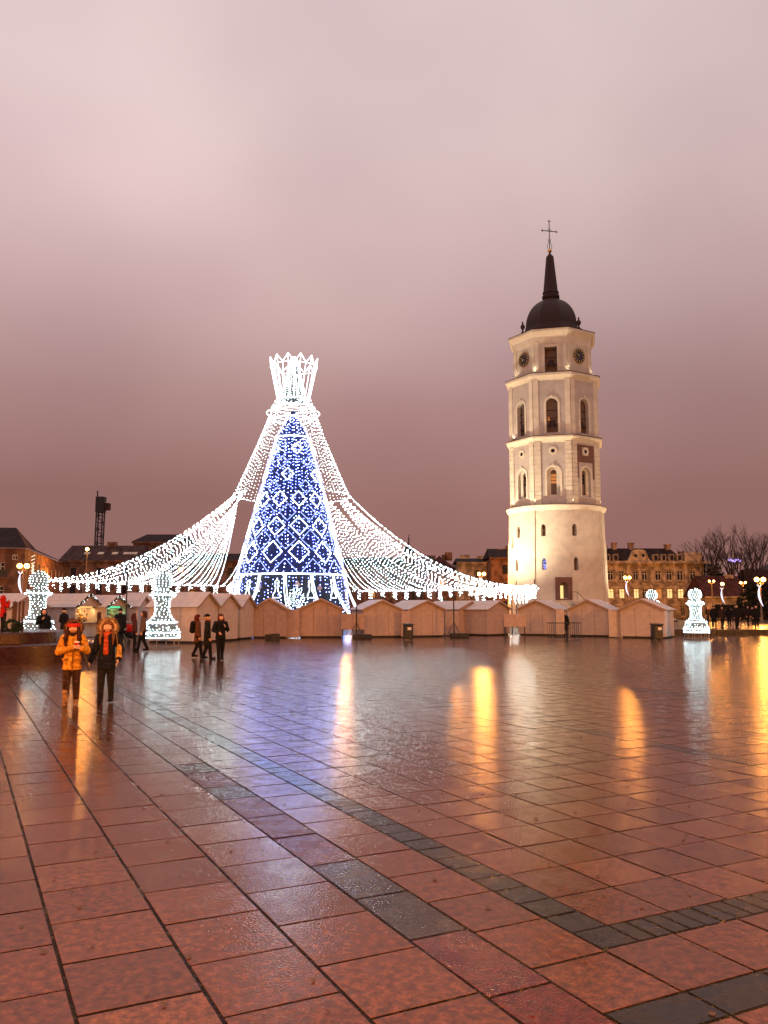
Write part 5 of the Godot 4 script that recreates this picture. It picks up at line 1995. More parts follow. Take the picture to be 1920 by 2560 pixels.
# ---------------------------------------------------------------- people
# Joins tapered capsules [a, b, ra, rb, flat] with a smooth minimum and meshes the field as surface nets; nothing is left below clip.
func nets(out: MB, bones: Array, cell: float, k: float, clip := -9.0) -> void:
	var lo := Vector3(1e9, 1e9, 1e9)
	var hi := -lo
	for q in bones:
		var r: float = maxf(q[2], q[3]) + k
		var rv := Vector3(r, r, r)
		lo = lo.min((q[0] as Vector3).min(q[1]) - rv)
		hi = hi.max((q[0] as Vector3).max(q[1]) + rv)
	lo.y = maxf(lo.y, clip)
	lo -= Vector3.ONE * cell * 2.0
	hi += Vector3.ONE * cell * 2.0
	var nx := int((hi.x - lo.x) / cell) + 1
	var ny := int((hi.y - lo.y) / cell) + 1
	var nz := int((hi.z - lo.z) / cell) + 1
	var g := PackedFloat32Array()
	g.resize(nx * ny * nz)
	g.fill(9.0)
	for q in bones:
		var a: Vector3 = q[0]
		var b: Vector3 = q[1]
		var ra: float = q[2]
		var rb: float = q[3]
		var flat: float = q[4] if q.size() > 4 else 1.0
		var m := maxf(ra, rb) + k + cell * 2.0
		var p0 := ((a.min(b) - Vector3(m, m, m) - lo) / cell).floor()
		var p1 := ((a.max(b) + Vector3(m, m, m) - lo) / cell).ceil()
		var az := a.z / flat
		var ab := Vector3(b.x - a.x, b.y - a.y, (b.z - a.z) / flat)
		var l2 := maxf(ab.length_squared(), 1e-9)
		for i in range(maxi(0, int(p0.x)), mini(nx, int(p1.x) + 1)):
			var x := lo.x + i * cell - a.x
			for j in range(maxi(0, int(p0.y)), mini(ny, int(p1.y) + 1)):
				var y := lo.y + j * cell - a.y
				var at0 := (i * ny + j) * nz
				for w in range(maxi(0, int(p0.z)), mini(nz, int(p1.z) + 1)):
					var z := (lo.z + w * cell) / flat - az
					var t := clampf((x * ab.x + y * ab.y + z * ab.z) / l2, 0.0, 1.0)
					var dx := x - ab.x * t
					var dy := y - ab.y * t
					var dz := z - ab.z * t
					var d := sqrt(dx * dx + dy * dy + dz * dz) - ra - (rb - ra) * t
					var o := g[at0 + w]
					var h := maxf(k - absf(o - d), 0.0) / k
					g[at0 + w] = minf(o, d) - h * h * k * 0.25
	if clip > -8.0:
		for i in nx:
			for j in ny:
				var cut := clip - (lo.y + j * cell)
				if cut > -cell * 2.0:
					for w in nz:
						var at1 := (i * ny + j) * nz + w
						g[at1] = maxf(g[at1], cut)
	var vid := PackedInt32Array()
	vid.resize(nx * ny * nz)
	vid.fill(-1)
	var base := out.v.size()
	var sx := ny * nz
	var sy := nz
	var corner := [0, sx, sy, sx + sy, 1, sx + 1, sy + 1, sx + sy + 1]
	var edges := [[0, 1], [2, 3], [4, 5], [6, 7], [0, 2], [1, 3], [4, 6], [5, 7], [0, 4], [1, 5], [2, 6], [3, 7]]
	for i in nx - 1:
		for j in ny - 1:
			for w in nz - 1:
				var at2 := i * sx + j * sy + w
				var first := g[at2] < 0.0
				var mixed := false
				for c in range(1, 8):
					if (g[at2 + corner[c]] < 0.0) != first:
						mixed = true
						break
				if not mixed:
					continue
				var s := Vector3()
				var n := 0
				for e in edges:
					var v0 := g[at2 + corner[e[0]]]
					var v1 := g[at2 + corner[e[1]]]
					if (v0 < 0.0) != (v1 < 0.0):
						var f := v0 / (v0 - v1)
						var c0 := Vector3(e[0] & 1, (e[0] >> 1) & 1, e[0] >> 2)
						var c1 := Vector3(e[1] & 1, (e[1] >> 1) & 1, e[1] >> 2)
						s += c0.lerp(c1, f)
						n += 1
				vid[at2] = out.vert(lo + (Vector3(i, j, w) + s / n) * cell, Vector3.ZERO)
	for i in range(1, nx - 1):
		for j in range(1, ny - 1):
			for w in range(1, nz - 1):
				var at3 := i * sx + j * sy + w
				var s0 := g[at3] < 0.0
				for ax in 3:
					var st: int = [sx, sy, 1][ax]
					if s0 == (g[at3 + st] < 0.0):
						continue
					var u: int = [sy, 1, sx][ax]
					var v: int = [1, sx, sy][ax]
					var a := vid[at3 - u - v]
					var b := vid[at3 - v]
					var c := vid[at3]
					var d := vid[at3 - u]
					if a < 0 or b < 0 or c < 0 or d < 0:
						continue
					if not s0:
						var q := b
						b = d
						d = q
					var nn := (out.v[b] - out.v[a]).cross(out.v[c] - out.v[a]) + (out.v[c] - out.v[a]).cross(out.v[d] - out.v[a])
					for e in [a, b, c, d]:
						out.n[e] += nn
					out.ix.append_array([a, c, b, a, d, c])
	for i in range(base, out.v.size()):
		out.n[i] = out.n[i].normalized() if out.n[i].length_squared() > 1e-16 else Vector3.UP

func join(out: MB, m: MB, t: Transform3D) -> void:
	var o := out.v.size()
	var flip := t.basis.determinant() < 0.0
	for i in m.v.size():
		out.vert(t * m.v[i], (t.basis * m.n[i]).normalized())
	for i in range(0, m.ix.size(), 3):
		out.ix.append_array([o + m.ix[i], o + m.ix[i + (2 if flip else 1)], o + m.ix[i + (1 if flip else 2)]])

var hands := {}
func hand(kind: String) -> MB:     # wrist at the origin, fingers along -y, palm towards +z, thumb on +x
	if hands.has(kind):
		return hands[kind]
	var curl := 0.28 if kind == "relaxed" else 0.95
	var bones := [[Vector3(0, 0.02, 0), Vector3(0, -0.02, 0), 0.024, 0.026, 0.75], [Vector3(-0.018, -0.03, 0), Vector3(-0.022, -0.075, 0), 0.022, 0.019, 0.7], [Vector3(0.018, -0.03, 0), Vector3(0.022, -0.075, 0), 0.022, 0.019, 0.7]]
	var f := [[0.030, 0.068], [0.010, 0.078], [-0.011, 0.072], [-0.030, 0.056]]
	for q in f:
		var p := Vector3(q[0], -0.085, 0.0)
		var an := curl * 0.4
		for s in 3:
			var l: float = q[1] * [0.44, 0.31, 0.25][s]
			var e := p + Vector3(q[0] * 0.08, -cos(an) * l, sin(an) * l)
			bones.append([p, e, 0.0088 - 0.0008 * s, 0.0082 - 0.0008 * s])
			p = e
			an += curl
	bones.append([Vector3(0.026, -0.025, 0.004), Vector3(0.050, -0.055, 0.020), 0.013, 0.010])
	bones.append([Vector3(0.050, -0.055, 0.020), Vector3(0.054, -0.083, 0.036), 0.0098, 0.0082])
	var b := MB.new()
	nets(b, bones, 0.0042, 0.007)
	hands[kind] = b
	return b

func cloth(k: Color) -> StandardMaterial3D:
	var key := "cloth %.3f %.3f %.3f" % [k.r, k.g, k.b]
	if not M.has(key):
		var m := mat(key, k, 0.85)
		if not M.has("weave"):
			M["weave"] = noise_tex(61, 0.02, grey(0.62), grey(1.0), 256, 4)
			M["folds"] = noise_tex(62, 0.008, grey(0.0), grey(1.0), 256, 3)
		m.albedo_texture = M["weave"]
		m.metallic_specular = 0.25
		m.heightmap_enabled = true
		m.heightmap_texture = M["folds"]
		m.heightmap_scale = 1.2
		tri_map(m, 2.2)
	return M[key]

# s: pos, turn, h, coat, hem, legs, shoes, top (hood, cap, hat, hair), hair, arms [[elbow, wrist] left of picture, right], stride, cell
func person(s: Dictionary) -> Node3D:
	var h: float = s.h
	var t := thing("person", s.label, "person", s.pos, s.get("turn", 0.0), s.get("group", "people on the square"))
	var cell: float = s.get("cell", 0.026)
	var st: float = s.get("stride", 0.0)
	var arms: Array = s.get("arms", [[Vector3(-0.135, 0.635, -0.01), Vector3(-0.140, 0.490, 0.035)], [Vector3(0.135, 0.635, -0.01), Vector3(0.140, 0.490, 0.035)]])
	var wide: float = s.get("wide", 1.0)
	var head_y: float = s.get("bow", 0.0)
	var skin := M["skin"] as Material
	# joints
	var sh := [Vector3(-0.098 * wide, 0.805, -0.005), Vector3(0.098 * wide, 0.805, -0.005)]
	var hip := [Vector3(-0.050, 0.50, 0), Vector3(0.050, 0.50, 0)]
	var knee := [Vector3(-0.054, 0.285, 0.012 + st * 0.55), Vector3(0.054, 0.285, 0.012 - st * 0.25)]
	var ank := [Vector3(-0.056, 0.045, st), Vector3(0.056, 0.045 + absf(st) * 0.22, -st)]
	var sc := func(list: Array) -> Array:
		var out := []
		for q in list:
			var r := [q[0] * h, q[1] * h, q[2] * h, q[3] * h]
			if q.size() > 4:
				r.append(q[4])
			out.append(r)
		return out
	# the body
	var body := MB.new()
	var list := [[Vector3(0, 0.78, 0), Vector3(0, 0.62, 0), 0.068, 0.062, 0.7], [Vector3(0, 0.60, 0), Vector3(0, 0.52, 0), 0.064, 0.070, 0.75], [Vector3(0, 0.875, -0.004 + head_y * 0.5), Vector3(0, 0.80, -0.012), 0.030, 0.036]]
	for k in 2:
		list.append([sh[k] * Vector3(0.85, 1, 1), arms[k][0], 0.030, 0.027])
		list.append([arms[k][0], arms[k][1], 0.026, 0.019])
		list.append([hip[k], knee[k], 0.046, 0.034])
		list.append([knee[k], ank[k], 0.032, 0.022])
		list.append([ank[k] + Vector3(0, -0.015, 0), ank[k] + Vector3(0, -0.025, 0.08), 0.022, 0.018])
	nets(body, sc.call(list), cell, 0.02)
	var hc := Vector3(0, 0, head_y)
	var head := [[Vector3(0, 0.944, -0.006) + hc, Vector3(0, 0.944, -0.016) + hc, 0.056, 0.056, 1.12], [Vector3(0, 0.918, 0.018) + hc, Vector3(0, 0.893, 0.026) + hc, 0.040, 0.027], [Vector3(0, 0.926, 0.055) + hc, Vector3(0, 0.911, 0.066) + hc, 0.008, 0.010], [Vector3(0, 0.899, 0.052) + hc, Vector3(0, 0.899, 0.053) + hc, 0.013, 0.013, 0.6], [Vector3(0, 0.88, 0.0) + hc, Vector3(0, 0.85, -0.008) + hc * 0.5, 0.031, 0.032]]
	for k in [-1.0, 1.0]:
		head.append([Vector3(k * 0.057, 0.925, -0.004) + hc, Vector3(k * 0.060, 0.912, -0.006) + hc, 0.010, 0.007])
		head.append([Vector3(k * 0.026, 0.914, 0.034) + hc, Vector3(k * 0.028, 0.912, 0.034) + hc, 0.022, 0.021])
	nets(body, sc.call(head), minf(cell, 0.013) if cell > 0.015 else 0.006, 0.014)
	for k in 2:
		var a: Vector3 = arms[k][0]
		var w: Vector3 = arms[k][1]
		var dn := (a - w).normalized()
		var palm: Vector3 = s.get("palm", Vector3(-1 if k else 1, 0, 0.2)) if not s.has("palms") else s.palms[k]
		var zz := (palm - dn * palm.dot(dn)).normalized()
		var xx := dn.cross(zz).normalized()
		if (xx.z < 0.0) != false and not s.has("palms"):
			xx = -xx
		if s.has("palms") and xx.dot(s.thumbs[k]) < 0.0:
			xx = -xx
		var hs := h / 1.75
		join(body, hand(s.get("grip", "relaxed")), Transform3D(Basis(xx * hs, dn * hs, zz * hs), w * h))
	part(t, "body", body.mesh(), skin)
	for k in [-1.0, 1.0]:
		var eb := MB.new()
		eb.ball(Transform3D(Basis().scaled(Vector3(0.011, 0.007, 0.006) * h), (Vector3(k * 0.0235, 0.929, 0.0475) + hc) * h), 8)
		part(t, "eye", eb.mesh(), M.eye)
	var mb := MB.new()
	mb.ball(Transform3D(Basis().scaled(Vector3(0.016, 0.005, 0.006) * h), (Vector3(0, 0.8955, 0.0615) + hc) * h), 8)
	part(t, "mouth", mb.mesh(), M.lip)
	# legs and shoes
	var tr := MB.new()
	list = [[Vector3(0, 0.55, 0), Vector3(0, 0.50, 0), 0.075, 0.078, 0.8]]
	for k in 2:
		list.append([hip[k], knee[k], 0.060, 0.046])
		list.append([knee[k], ank[k], 0.044, 0.034])
	nets(tr, sc.call(list), cell, 0.02)
	part(t, "trousers", tr.mesh(), cloth(s.legs))
	for k in 2:
		var sb := MB.new()
		var foot: Vector3 = ank[k]
		list = [[foot + Vector3(0, s.get("boot", 0.03), -0.004), foot + Vector3(0, -0.012, 0.0), 0.040 if s.has("boot") else 0.030, 0.034], [foot + Vector3(0, -0.018, -0.008), foot + Vector3(0, -0.022, 0.088), 0.031, 0.026]]
		nets(sb, sc.call(list), minf(cell, 0.02), 0.02, foot.y * h - 0.0445 * h)
		part(t, "boot" if s.has("boot") else "shoe", sb.mesh(), cloth(s.shoes))
	# coat
	var hem: float = s.get("hem", 0.44)
	var cb := MB.new()
	list = [[Vector3(0, 0.79, 0), Vector3(0, 0.66, 0), 0.084 * wide, 0.086 * wide, 0.78], [Vector3(0, 0.66, 0), Vector3(0, hem - 0.06, 0), 0.088 * wide, 0.112 * wide, 0.82], [Vector3(0, 0.845, -0.012), Vector3(0, 0.82, -0.01), 0.048, 0.06]]
	for k in 2:
		list.append([sh[k], arms[k][0], 0.047 * wide, 0.042])
		list.append([arms[k][0], (arms[k][1] as Vector3).lerp(arms[k][0], 0.04), 0.042, 0.034])
	nets(cb, sc.call(list), cell, 0.025, hem * h)
	part(t, "coat", cb.mesh(), cloth(s.coat))
	# what is on the head
	var top: String = s.get("top", "hair")
	var hb := MB.new()
	if top == "hood":
		nets(hb, sc.call([[Vector3(0, 0.955, -0.030) + hc, Vector3(0, 0.90, -0.040) + hc, 0.070, 0.072], [Vector3(0, 0.90, -0.04) + hc, Vector3(0, 0.845, -0.03), 0.066, 0.075], [Vector3(-0.052, 0.955, 0.005) + hc, Vector3(-0.056, 0.86, 0.01) + hc, 0.022, 0.03], [Vector3(0.052, 0.955, 0.005) + hc, Vector3(0.056, 0.86, 0.01) + hc, 0.022, 0.03], [Vector3(-0.035, 1.0, 0.0) + hc, Vector3(0.035, 1.0, 0.0) + hc, 0.020, 0.020]]), cell * 0.8, 0.02)
		part(t, "hood", hb.mesh(), cloth(s.get("hair", s.coat)))
	elif top == "cap":
		nets(hb, sc.call([[Vector3(0, 0.966, -0.012) + hc, Vector3(0, 0.966, -0.02) + hc, 0.060, 0.060, 1.1]]), cell * 0.8, 0.02, 0.958 * h)
		nets(hb, sc.call([[Vector3(-0.03, 0.962, 0.055) + hc, Vector3(0.03, 0.962, 0.055) + hc, 0.020, 0.020, 1.4]]), cell * 0.6, 0.02, 0.955 * h)
		part(t, "cap", hb.mesh(), cloth(s.get("hair", s.coat)))
	else:
		var hl := [[Vector3(0, 0.957, -0.012) + hc, Vector3(0, 0.945, -0.026) + hc, 0.061, 0.060, 1.08]]
		if top == "hair":
			hl.append([Vector3(0, 0.93, -0.035) + hc, Vector3(0, 0.84, -0.05) + hc, 0.052, 0.045])
			for k in [-1.0, 1.0]:
				hl.append([Vector3(k * 0.054, 0.945, 0.0) + hc, Vector3(k * 0.068, 0.83, 0.012) + hc, 0.018, 0.022])
			nets(hb, sc.call(hl), cell * 0.7, 0.02)
			part(t, "hair", hb.mesh(), cloth(s.get("hair", Color(0.06, 0.025, 0.012))))
		else:
			nets(hb, sc.call(hl), cell * 0.7, 0.02, 0.945 * h)
			part(t, "knitted_hat", hb.mesh(), cloth(s.get("hair", Color(0.06, 0.025, 0.012))))
	if s.has("scarf"):
		var sb := MB.new()
		nets(sb, sc.call([[Vector3(-0.045, 0.855, 0.0), Vector3(0.0, 0.848, 0.045), 0.024, 0.026], [Vector3(0.0, 0.848, 0.045), Vector3(0.045, 0.855, 0.0), 0.026, 0.024], [Vector3(0.045, 0.855, 0), Vector3(-0.045, 0.855, -0.03), 0.022, 0.022]]), cell * 0.8, 0.02)
		part(t, "scarf", sb.mesh(), cloth(s.scarf))
	if s.has("backpack"):
		var bb := MB.new()
		nets(bb, sc.call([[Vector3(0, 0.80, -0.115), Vector3(0, 0.64, -0.125), 0.062, 0.072]]), cell, 0.02)
		part(t, "backpack", bb.mesh(), cloth(s.backpack))
	return t

func fur_ring(t: Node3D, called: String, c: Vector3, rx: float, ry: float, tilt: float, n: int, long: float, k: Color, gap := 0.0) -> void:   # tufts round an opening
	var b := MB.new()
	var bs := Basis(Vector3.RIGHT, tilt)
	for i in n:
		var a := rng.randf_range(-PI / 2 + gap, PI * 1.5 - gap)
		var o := bs * Vector3(cos(a), sin(a), 0)
		var p := c + bs * Vector3(cos(a) * rx, sin(a) * ry, rng.randf_range(-0.02, 0.02))
		var d := (o + Vector3(rng.randfn(), rng.randfn(), rng.randfn()) * 0.65 + Vector3(0, 0, 0.35)).normalized() * long * rng.randf_range(0.6, 1.2)
		var e := d.cross(Vector3(rng.randfn(), rng.randfn(), rng.randfn())).normalized() * long * 0.13
		b.tri(p + e, p + d, p - e)
		b.tri(p - e, p + d, p + e)
	var loop := []
	for i in 24:
		var a := TAU * i / 24
		loop.append(c + bs * Vector3(cos(a) * rx, sin(a) * ry, 0))
	b.tube(loop, long * 0.42, 6, true)
	part(t, called, b.mesh(), cloth(k))

func make_people() -> void:
	mat("skin", Color(0.50, 0.29, 0.20), 0.55)
	mat("eye", Color(0.02, 0.012, 0.01), 0.2)
	mat("lip", Color(0.32, 0.09, 0.08), 0.5)
	# the two who walk towards the camera
	var h := 1.62
	var t := person({"pos": gp(176, 1763), "turn": deg_to_rad(12), "h": h, "coat": Color(0.74, 0.33, 0.04), "hem": 0.425, "legs": Color(0.060, 0.026, 0.018), "shoes": Color(0.36, 0.19, 0.085), "boot": 0.135, "top": "hair", "hair": Color(0.055, 0.020, 0.012), "cell": 0.014, "wide": 1.06, "stride": 0.045, "scarf": Color(0.035, 0.014, 0.012), "grip": "curled", "arms": [[Vector3(-0.160, 0.640, 0.01), Vector3(0.022, 0.700, 0.150)], [Vector3(0.170, 0.650, 0.03), Vector3(0.118, 0.690, 0.160)]], "palms": [Vector3(1, 0.1, 0.2), Vector3(-1, 0.1, 0.2)], "thumbs": [Vector3(0, 1, 0), Vector3(0, 1, 0)], "label": "person in mustard yellow coat and red headband holding a red cup", "group": "pair walking towards the camera"})
	rng.seed = 1
	fur_ring(t, "hood_fur", Vector3(0, 0.925 * h, -0.035), 0.145, 0.155, -0.25, 620, 0.075, Color(0.26, 0.11, 0.055))
	var b := MB.new()
	nets(b, [[Vector3(0, 1.50, -0.05), Vector3(0, 1.40, -0.09), 0.125, 0.14]], 0.016, 0.02)
	part(t, "hood", b.mesh(), cloth(Color(0.62, 0.27, 0.035)))
	b = MB.new()
	var loop := []
	for k in 24:
		loop.append(Vector3(cos(TAU * k / 24) * 0.098, 0.972 * h, -0.012 + sin(TAU * k / 24) * 0.115))
	b.tube(loop, 0.024, 6, true)
	for k in 24:
		loop[k] = loop[k] - Vector3.UP * 0.028
	b.tube(loop, 0.022, 6, true)
	part(t, "headband", b.mesh(), cloth(Color(0.75, 0.035, 0.03)))
	for k in [-1.0, 1.0]:
		b = MB.new()
		nets(b, [[Vector3(k * 0.085, 1.50, 0.03), Vector3(k * 0.13, 1.30, 0.09), 0.035, 0.045], [Vector3(k * 0.13, 1.30, 0.09), Vector3(k * 0.11, 1.10, 0.12), 0.042, 0.018]], 0.012, 0.02)
		part(t, "hair_lock", b.mesh(), cloth(Color(0.055, 0.020, 0.012)))
	b = MB.new()
	b.bx(Vector3(0.03, 0.86, 0.172), Vector3(0.02, 0.40, 0.012))
	part(t, "coat_placket", b.mesh(), cloth(Color(0.34, 0.13, 0.02)))
	for k in [-1.0, 1.0]:
		b = MB.new()
		b.cbox(Transform3D(Basis(Vector3.UP, k * 0.5), Vector3(k * 0.12, 0.90, 0.150)), Vector3(0.12, 0.05, 0.02), 0.008)
		part(t, "pocket_flap", b.mesh(), cloth(Color(0.50, 0.21, 0.03)))
	var turn := Basis(Vector3.UP, deg_to_rad(12))
	var cup := thing("paper_cup", "red paper cup with white lid held in both hands", "cup", gp(176, 1763) + turn * Vector3(0.112, 1.105, 0.262), 0.0)
	b = MB.new()
	b.lathe(Transform3D(), [Vector2(0.0, 0.0), Vector2(0.030, 0.0), Vector2(0.034, 0.045)], 16)
	part(cup, "lower_band", b.mesh(), cloth(Color(0.55, 0.48, 0.42)))
	b = MB.new()
	b.lathe(Transform3D(), [Vector2(0.034, 0.045), Vector2(0.043, 0.125)], 16)
	part(cup, "red_sleeve", b.mesh(), cloth(Color(0.55, 0.012, 0.012)))
	b = MB.new()
	b.lathe(Transform3D(), [Vector2(0.046, 0.122), Vector2(0.046, 0.138), Vector2(0.040, 0.148), Vector2(0.0, 0.148)], 16)
	part(cup, "lid", b.mesh(), M.paper)
	var stick := thing("folded_umbrella", "black folded umbrella hanging at the arm of the yellow coat", "umbrella", gp(176, 1763) + turn * Vector3(0.20, 0, 0.06))
	b = MB.new()
	b.tube([Vector3(0.02, 1.08, 0), Vector3(0.05, 0.95, 0), Vector3(0.14, 0.66, 0)], [0.016, 0.030, 0.014], 8)
	part(stick, "folded_canopy", b.mesh(), M.plinth)
	b = MB.new()
	b.tube([Vector3(0.02, 1.08, 0), Vector3(-0.01, 1.16, 0), Vector3(0.0, 1.20, 0.03)], 0.011, 6)
	part(stick, "handle", b.mesh(), M.plinth)

	h = 1.63
	t = person({"pos": gp(263, 1757), "turn": deg_to_rad(10), "h": h, "coat": Color(0.012, 0.014, 0.026), "hem": 0.405, "legs": Color(0.020, 0.017, 0.020), "shoes": Color(0.016, 0.010, 0.009), "boot": 0.06, "top": "hair", "hair": Color(0.20, 0.075, 0.03), "cell": 0.014, "wide": 1.04, "stride": 0.055, "scarf": Color(0.55, 0.085, 0.03), "arms": [[Vector3(-0.150, 0.640, -0.01), Vector3(-0.190, 0.505, 0.05)], [Vector3(0.165, 0.645, -0.01), Vector3(0.150, 0.53, 0.09)]], "palms": [Vector3(1, 0, 0.2), Vector3(-1, 0, 0.2)], "thumbs": [Vector3(0, 0, 1), Vector3(0, 0, 1)], "label": "person in dark navy coat with pale fur hood and long orange-red scarf", "group": "pair walking towards the camera"})
	fur_ring(t, "hood_fur", Vector3(0, 0.918 * h, -0.01), 0.155, 0.160, -0.2, 900, 0.085, Color(0.80, 0.52, 0.28), 0.35)
	b = MB.new()
	nets(b, [[Vector3(0, 1.49, -0.07), Vector3(0, 1.38, -0.10), 0.12, 0.135]], 0.016, 0.02)
	part(t, "hood", b.mesh(), cloth(Color(0.012, 0.014, 0.026)))
	b = MB.new()
	nets(b, [[Vector3(-0.02, 1.36, 0.09), Vector3(-0.005, 1.20, 0.145), 0.045, 0.045, 0.5], [Vector3(-0.005, 1.20, 0.145), Vector3(0.0, 1.0, 0.155), 0.045, 0.055, 0.5]], 0.012, 0.02, 0.96)
	part(t, "scarf_end", b.mesh(), cloth(Color(0.55, 0.085, 0.03)))
	for k in [-1.0, 1.0]:
		b = MB.new()
		nets(b, [[Vector3(k * 0.10, 1.46, 0.04), Vector3(k * 0.13, 1.30, 0.10), 0.026, 0.030], [Vector3(k * 0.13, 1.30, 0.10), Vector3(k * 0.12, 1.16, 0.12), 0.028, 0.012]], 0.012, 0.02)
		part(t, "hair_lock", b.mesh(), cloth(Color(0.24, 0.10, 0.045)))
	turn = Basis(Vector3.UP, deg_to_rad(10))
	var bag := thing("gold_bag", "small shiny gold bag under the arm of the navy coat", "bag", gp(263, 1757) + turn * Vector3(0.25, 0.88, 0.13), 0.3)
	b = MB.new()
	nets(b, [[Vector3(0, 0.04, 0), Vector3(0.0, 0.24, 0.0), 0.062, 0.05, 0.6]], 0.012, 0.02)
	part(bag, "pouch", b.mesh(), cloth(Color(0.62, 0.33, 0.08)))
	b = MB.new()
	b.tube([Vector3(-0.03, 0.26, 0), Vector3(-0.05, 0.42, -0.03), Vector3(-0.08, 0.54, -0.10)], 0.010, 5)
	part(bag, "strap", b.mesh(), cloth(Color(0.30, 0.15, 0.04)))

	# walkers farther off
	var dark := Color(0.012, 0.012, 0.015)
	var navy := Color(0.010, 0.014, 0.022)
	person({"pos": at(107, 1600, 38.3) * Vector3(1, 0, 1), "turn": 0.5, "h": 1.84, "coat": navy, "hem": 0.42, "legs": dark, "shoes": dark, "top": "hood", "wide": 1.1, "arms": [[Vector3(-0.15, 0.66, 0.03), Vector3(-0.06, 0.76, 0.15)], [Vector3(0.14, 0.635, -0.01), Vector3(0.14, 0.49, 0.03)]], "label": "person in dark hooded coat raising a phone before the light pawn"})
	person({"pos": at(158, 1600, 46) * Vector3(1, 0, 1), "turn": 2.6, "h": 1.86, "coat": dark, "hem": 0.25, "legs": dark, "shoes": dark, "top": "cap", "wide": 1.08, "arms": [[Vector3(-0.17, 0.64, 0.0), Vector3(-0.10, 0.55, 0.10)], [Vector3(0.17, 0.64, 0.0), Vector3(0.10, 0.55, 0.10)]], "label": "person in long black coat and flat cap facing the orange stall"})
	person({"pos": at(247, 1600, 47) * Vector3(1, 0, 1), "turn": 2.2, "h": 1.66, "coat": Color(0.085, 0.045, 0.032), "hem": 0.40, "legs": dark, "shoes": dark, "top": "hair", "hair": Color(0.11, 0.05, 0.03), "label": "person in brown jacket at the stalls, half hidden by the fur hood"})
	person({"pos": at(299, 1600, 43) * Vector3(1, 0, 1), "turn": 2.9, "h": 1.86, "coat": dark, "hem": 0.38, "legs": dark, "shoes": dark, "top": "hat", "hair": dark, "wide": 1.15, "label": "broad person in black with back to the camera near the pushchair"})
	person({"pos": gp(335, 1624), "turn": 1.9, "h": 1.62, "coat": Color(0.10, 0.030, 0.032), "hem": 0.45, "legs": dark, "shoes": dark, "top": "hood", "hair": Color(0.09, 0.03, 0.03), "label": "person in dark red hooded jacket beside the pushchair"})
	person({"pos": gp(356, 1629), "turn": -1.2, "h": 1.76, "coat": Color(0.17, 0.12, 0.095), "hem": 0.46, "legs": dark, "shoes": dark, "top": "hair", "hair": Color(0.09, 0.04, 0.025), "stride": 0.11, "label": "person in grey-brown jacket striding past the light pawn"})
	person({"pos": gp(493, 1645), "turn": 1.75, "h": 1.64, "coat": Color(0.14, 0.055, 0.032), "hem": 0.36, "legs": dark, "shoes": dark, "top": "hair", "hair": Color(0.13, 0.025, 0.018), "stride": 0.10, "backpack": dark, "label": "walker in brown patterned coat with black backpack"})
	person({"pos": gp(517, 1649), "turn": 1.85, "h": 1.66, "coat": Color(0.020, 0.020, 0.018), "hem": 0.30, "legs": dark, "shoes": dark, "top": "hat", "hair": dark, "stride": 0.08, "scarf": Color(0.16, 0.02, 0.02), "label": "walker in long dark coat with red scarf, between two companions"})
	person({"pos": gp(550, 1651), "turn": 0.55, "h": 1.67, "coat": dark, "hem": 0.46, "legs": dark, "shoes": dark, "top": "hair", "hair": Color(0.12, 0.025, 0.015), "stride": 0.05, "wide": 1.12, "arms": [[Vector3(-0.165, 0.66, -0.01), Vector3(-0.09, 0.60, 0.10)], [Vector3(0.165, 0.66, -0.01), Vector3(0.06, 0.74, 0.13)]], "label": "walker in black jacket with reddish hair beside the pale huts"})
	person({"pos": Vector3(at(7, 1560, 31.5).x, 1.02, -31.5), "turn": 2.4, "h": 1.32, "coat": Color(0.50, 0.014, 0.010), "hem": 0.42, "legs": dark, "shoes": dark, "top": "hood", "arms": [[Vector3(-0.16, 0.70, 0.05), Vector3(-0.06, 0.84, 0.13)], [Vector3(0.16, 0.70, 0.05), Vector3(0.06, 0.84, 0.13)]], "label": "small person in bright red jacket standing on the granite base"})
	person({"pos": at(1414, 1590, 56.5) * Vector3(1, 0, 1), "turn": 0.2, "h": 1.62, "coat": dark, "hem": 0.35, "legs": dark, "shoes": dark, "top": "hood", "cell": 0.032, "label": "dark figure in the gap behind the crowd barrier"})
	var far := [[1770, 1556, 0.3, 1.58, "hood", Color(0.022, 0.014, 0.013), "hooded walker on the terrace beside the light pawn"], [1786, 1571, 2.6, 1.66, "hat", dark, "stout dark walker with bag at the terrace edge"], [1806, 1571, 0.2, 1.62, "hair", Color(0.05, 0.03, 0.025), "thin-legged walker on the terrace under the lamp ornament"], [1824, 1566, 2.9, 1.60, "hair", dark, "walker on the terrace beside the broad-shouldered one"], [1843, 1572, 0.1, 1.74, "hat", dark, "broad-shouldered dark walker on the terrace before the cone shrub"], [1870, 1563, 0.5, 1.66, "hood", Color(0.028, 0.015, 0.015), "walker in dark red-black coat on the terrace, next to the last pair"], [1892, 1572, -0.3, 1.70, "hair", dark, "walker with pale face at the terrace edge under the twin lamp"], [1882, 1562, 0.3, 1.6, "hat", dark, "walker half hidden behind the pale-faced one on the terrace"]]
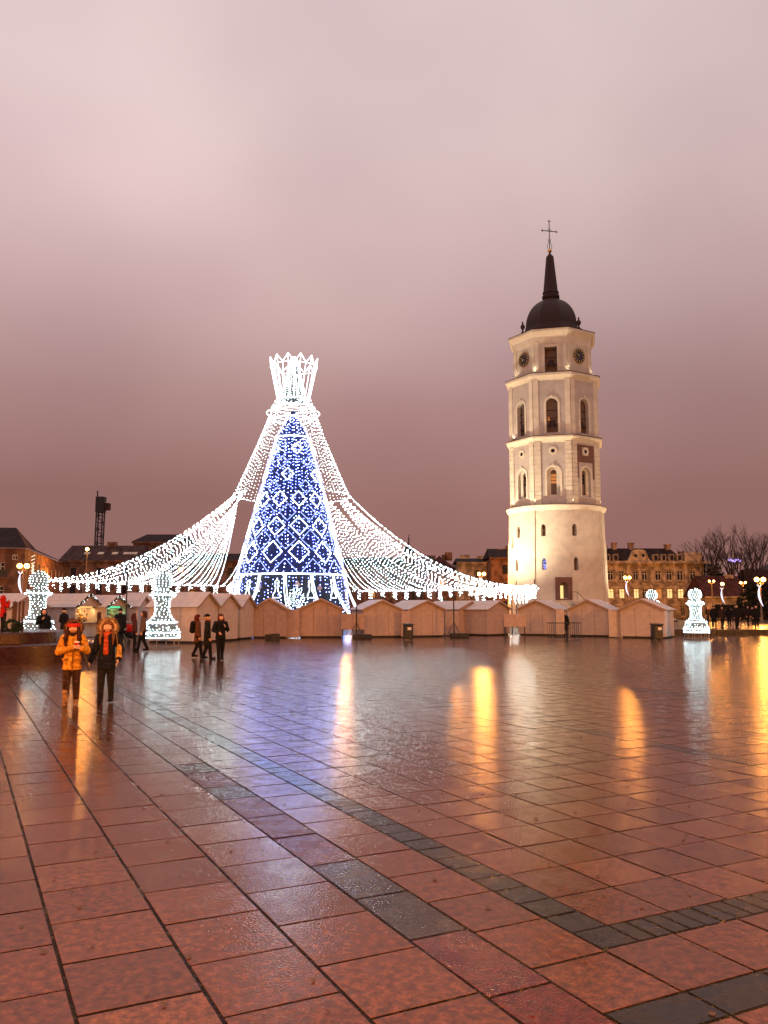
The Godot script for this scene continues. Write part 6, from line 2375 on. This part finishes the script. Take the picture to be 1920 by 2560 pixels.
	for e in far:
		var p := gp(e[0], e[1], 0.4)
		person({"pos": p, "turn": e[2], "h": e[3], "coat": e[5], "hem": 0.40, "legs": dark, "shoes": dark, "top": e[4], "hair": dark, "cell": 0.034, "stride": 0.05, "wide": 1.1, "label": e[6], "group": "walkers on the terrace"})
	# pushchair
	var pc := thing("pushchair", "dark pushchair with red hood beside the couple", "pushchair", gp(320, 1612), 0.9)
	b = MB.new()
	nets(b, [[Vector3(0, 0.62, -0.15), Vector3(0, 0.50, 0.10), 0.17, 0.16], [Vector3(0, 0.50, 0.10), Vector3(0, 0.42, 0.35), 0.14, 0.10]], 0.025, 0.03)
	part(pc, "seat", b.mesh(), cloth(dark))
	b = MB.new()
	b.lathe(Transform3D(Basis(Vector3.BACK, PI / 2), Vector3(0, 0.82, -0.10)), [Vector2(0.23, -0.18), Vector2(0.24, 0.0), Vector2(0.23, 0.18)], 16, -0.2, PI * 0.85)
	part(pc, "hood", b.mesh(), cloth(Color(0.55, 0.015, 0.012)))
	for q in [[-0.22, 0.10, 0.36], [0.22, 0.10, 0.36], [-0.24, 0.14, -0.30], [0.24, 0.14, -0.30]]:
		b = MB.new()
		b.lathe(Transform3D(Basis(Vector3(0, 1, 0), Vector3(-1, 0, 0), Vector3(0, 0, 1)), Vector3(q[0], q[1], q[2])), [Vector2(0.0, -0.02), Vector2(q[1], -0.02), Vector2(q[1], 0.02), Vector2(0.0, 0.02)], 14)
		part(pc, "wheel", b.mesh(), M.plinth)
	b = MB.new()
	for k in [-1.0, 1.0]:
		b.tube([Vector3(k * 0.22, 0.10, 0.36), Vector3(k * 0.22, 0.55, -0.10), Vector3(k * 0.22, 1.0, -0.45)], 0.014, 5)
		b.tube([Vector3(k * 0.24, 0.14, -0.30), Vector3(k * 0.22, 0.55, -0.10)], 0.014, 5)
	b.tube([Vector3(-0.22, 1.0, -0.45), Vector3(0.22, 1.0, -0.45)], 0.016, 5)
	part(pc, "frame", b.mesh(), M.steel)

func _ready() -> void:
	make_camera()
	make_sky()
	make_materials()
	make_lamps()
	make_ground()
	make_tower()
	make_background()
	make_huts()
	make_tree()
	make_canopy()
	make_props()
	make_people()
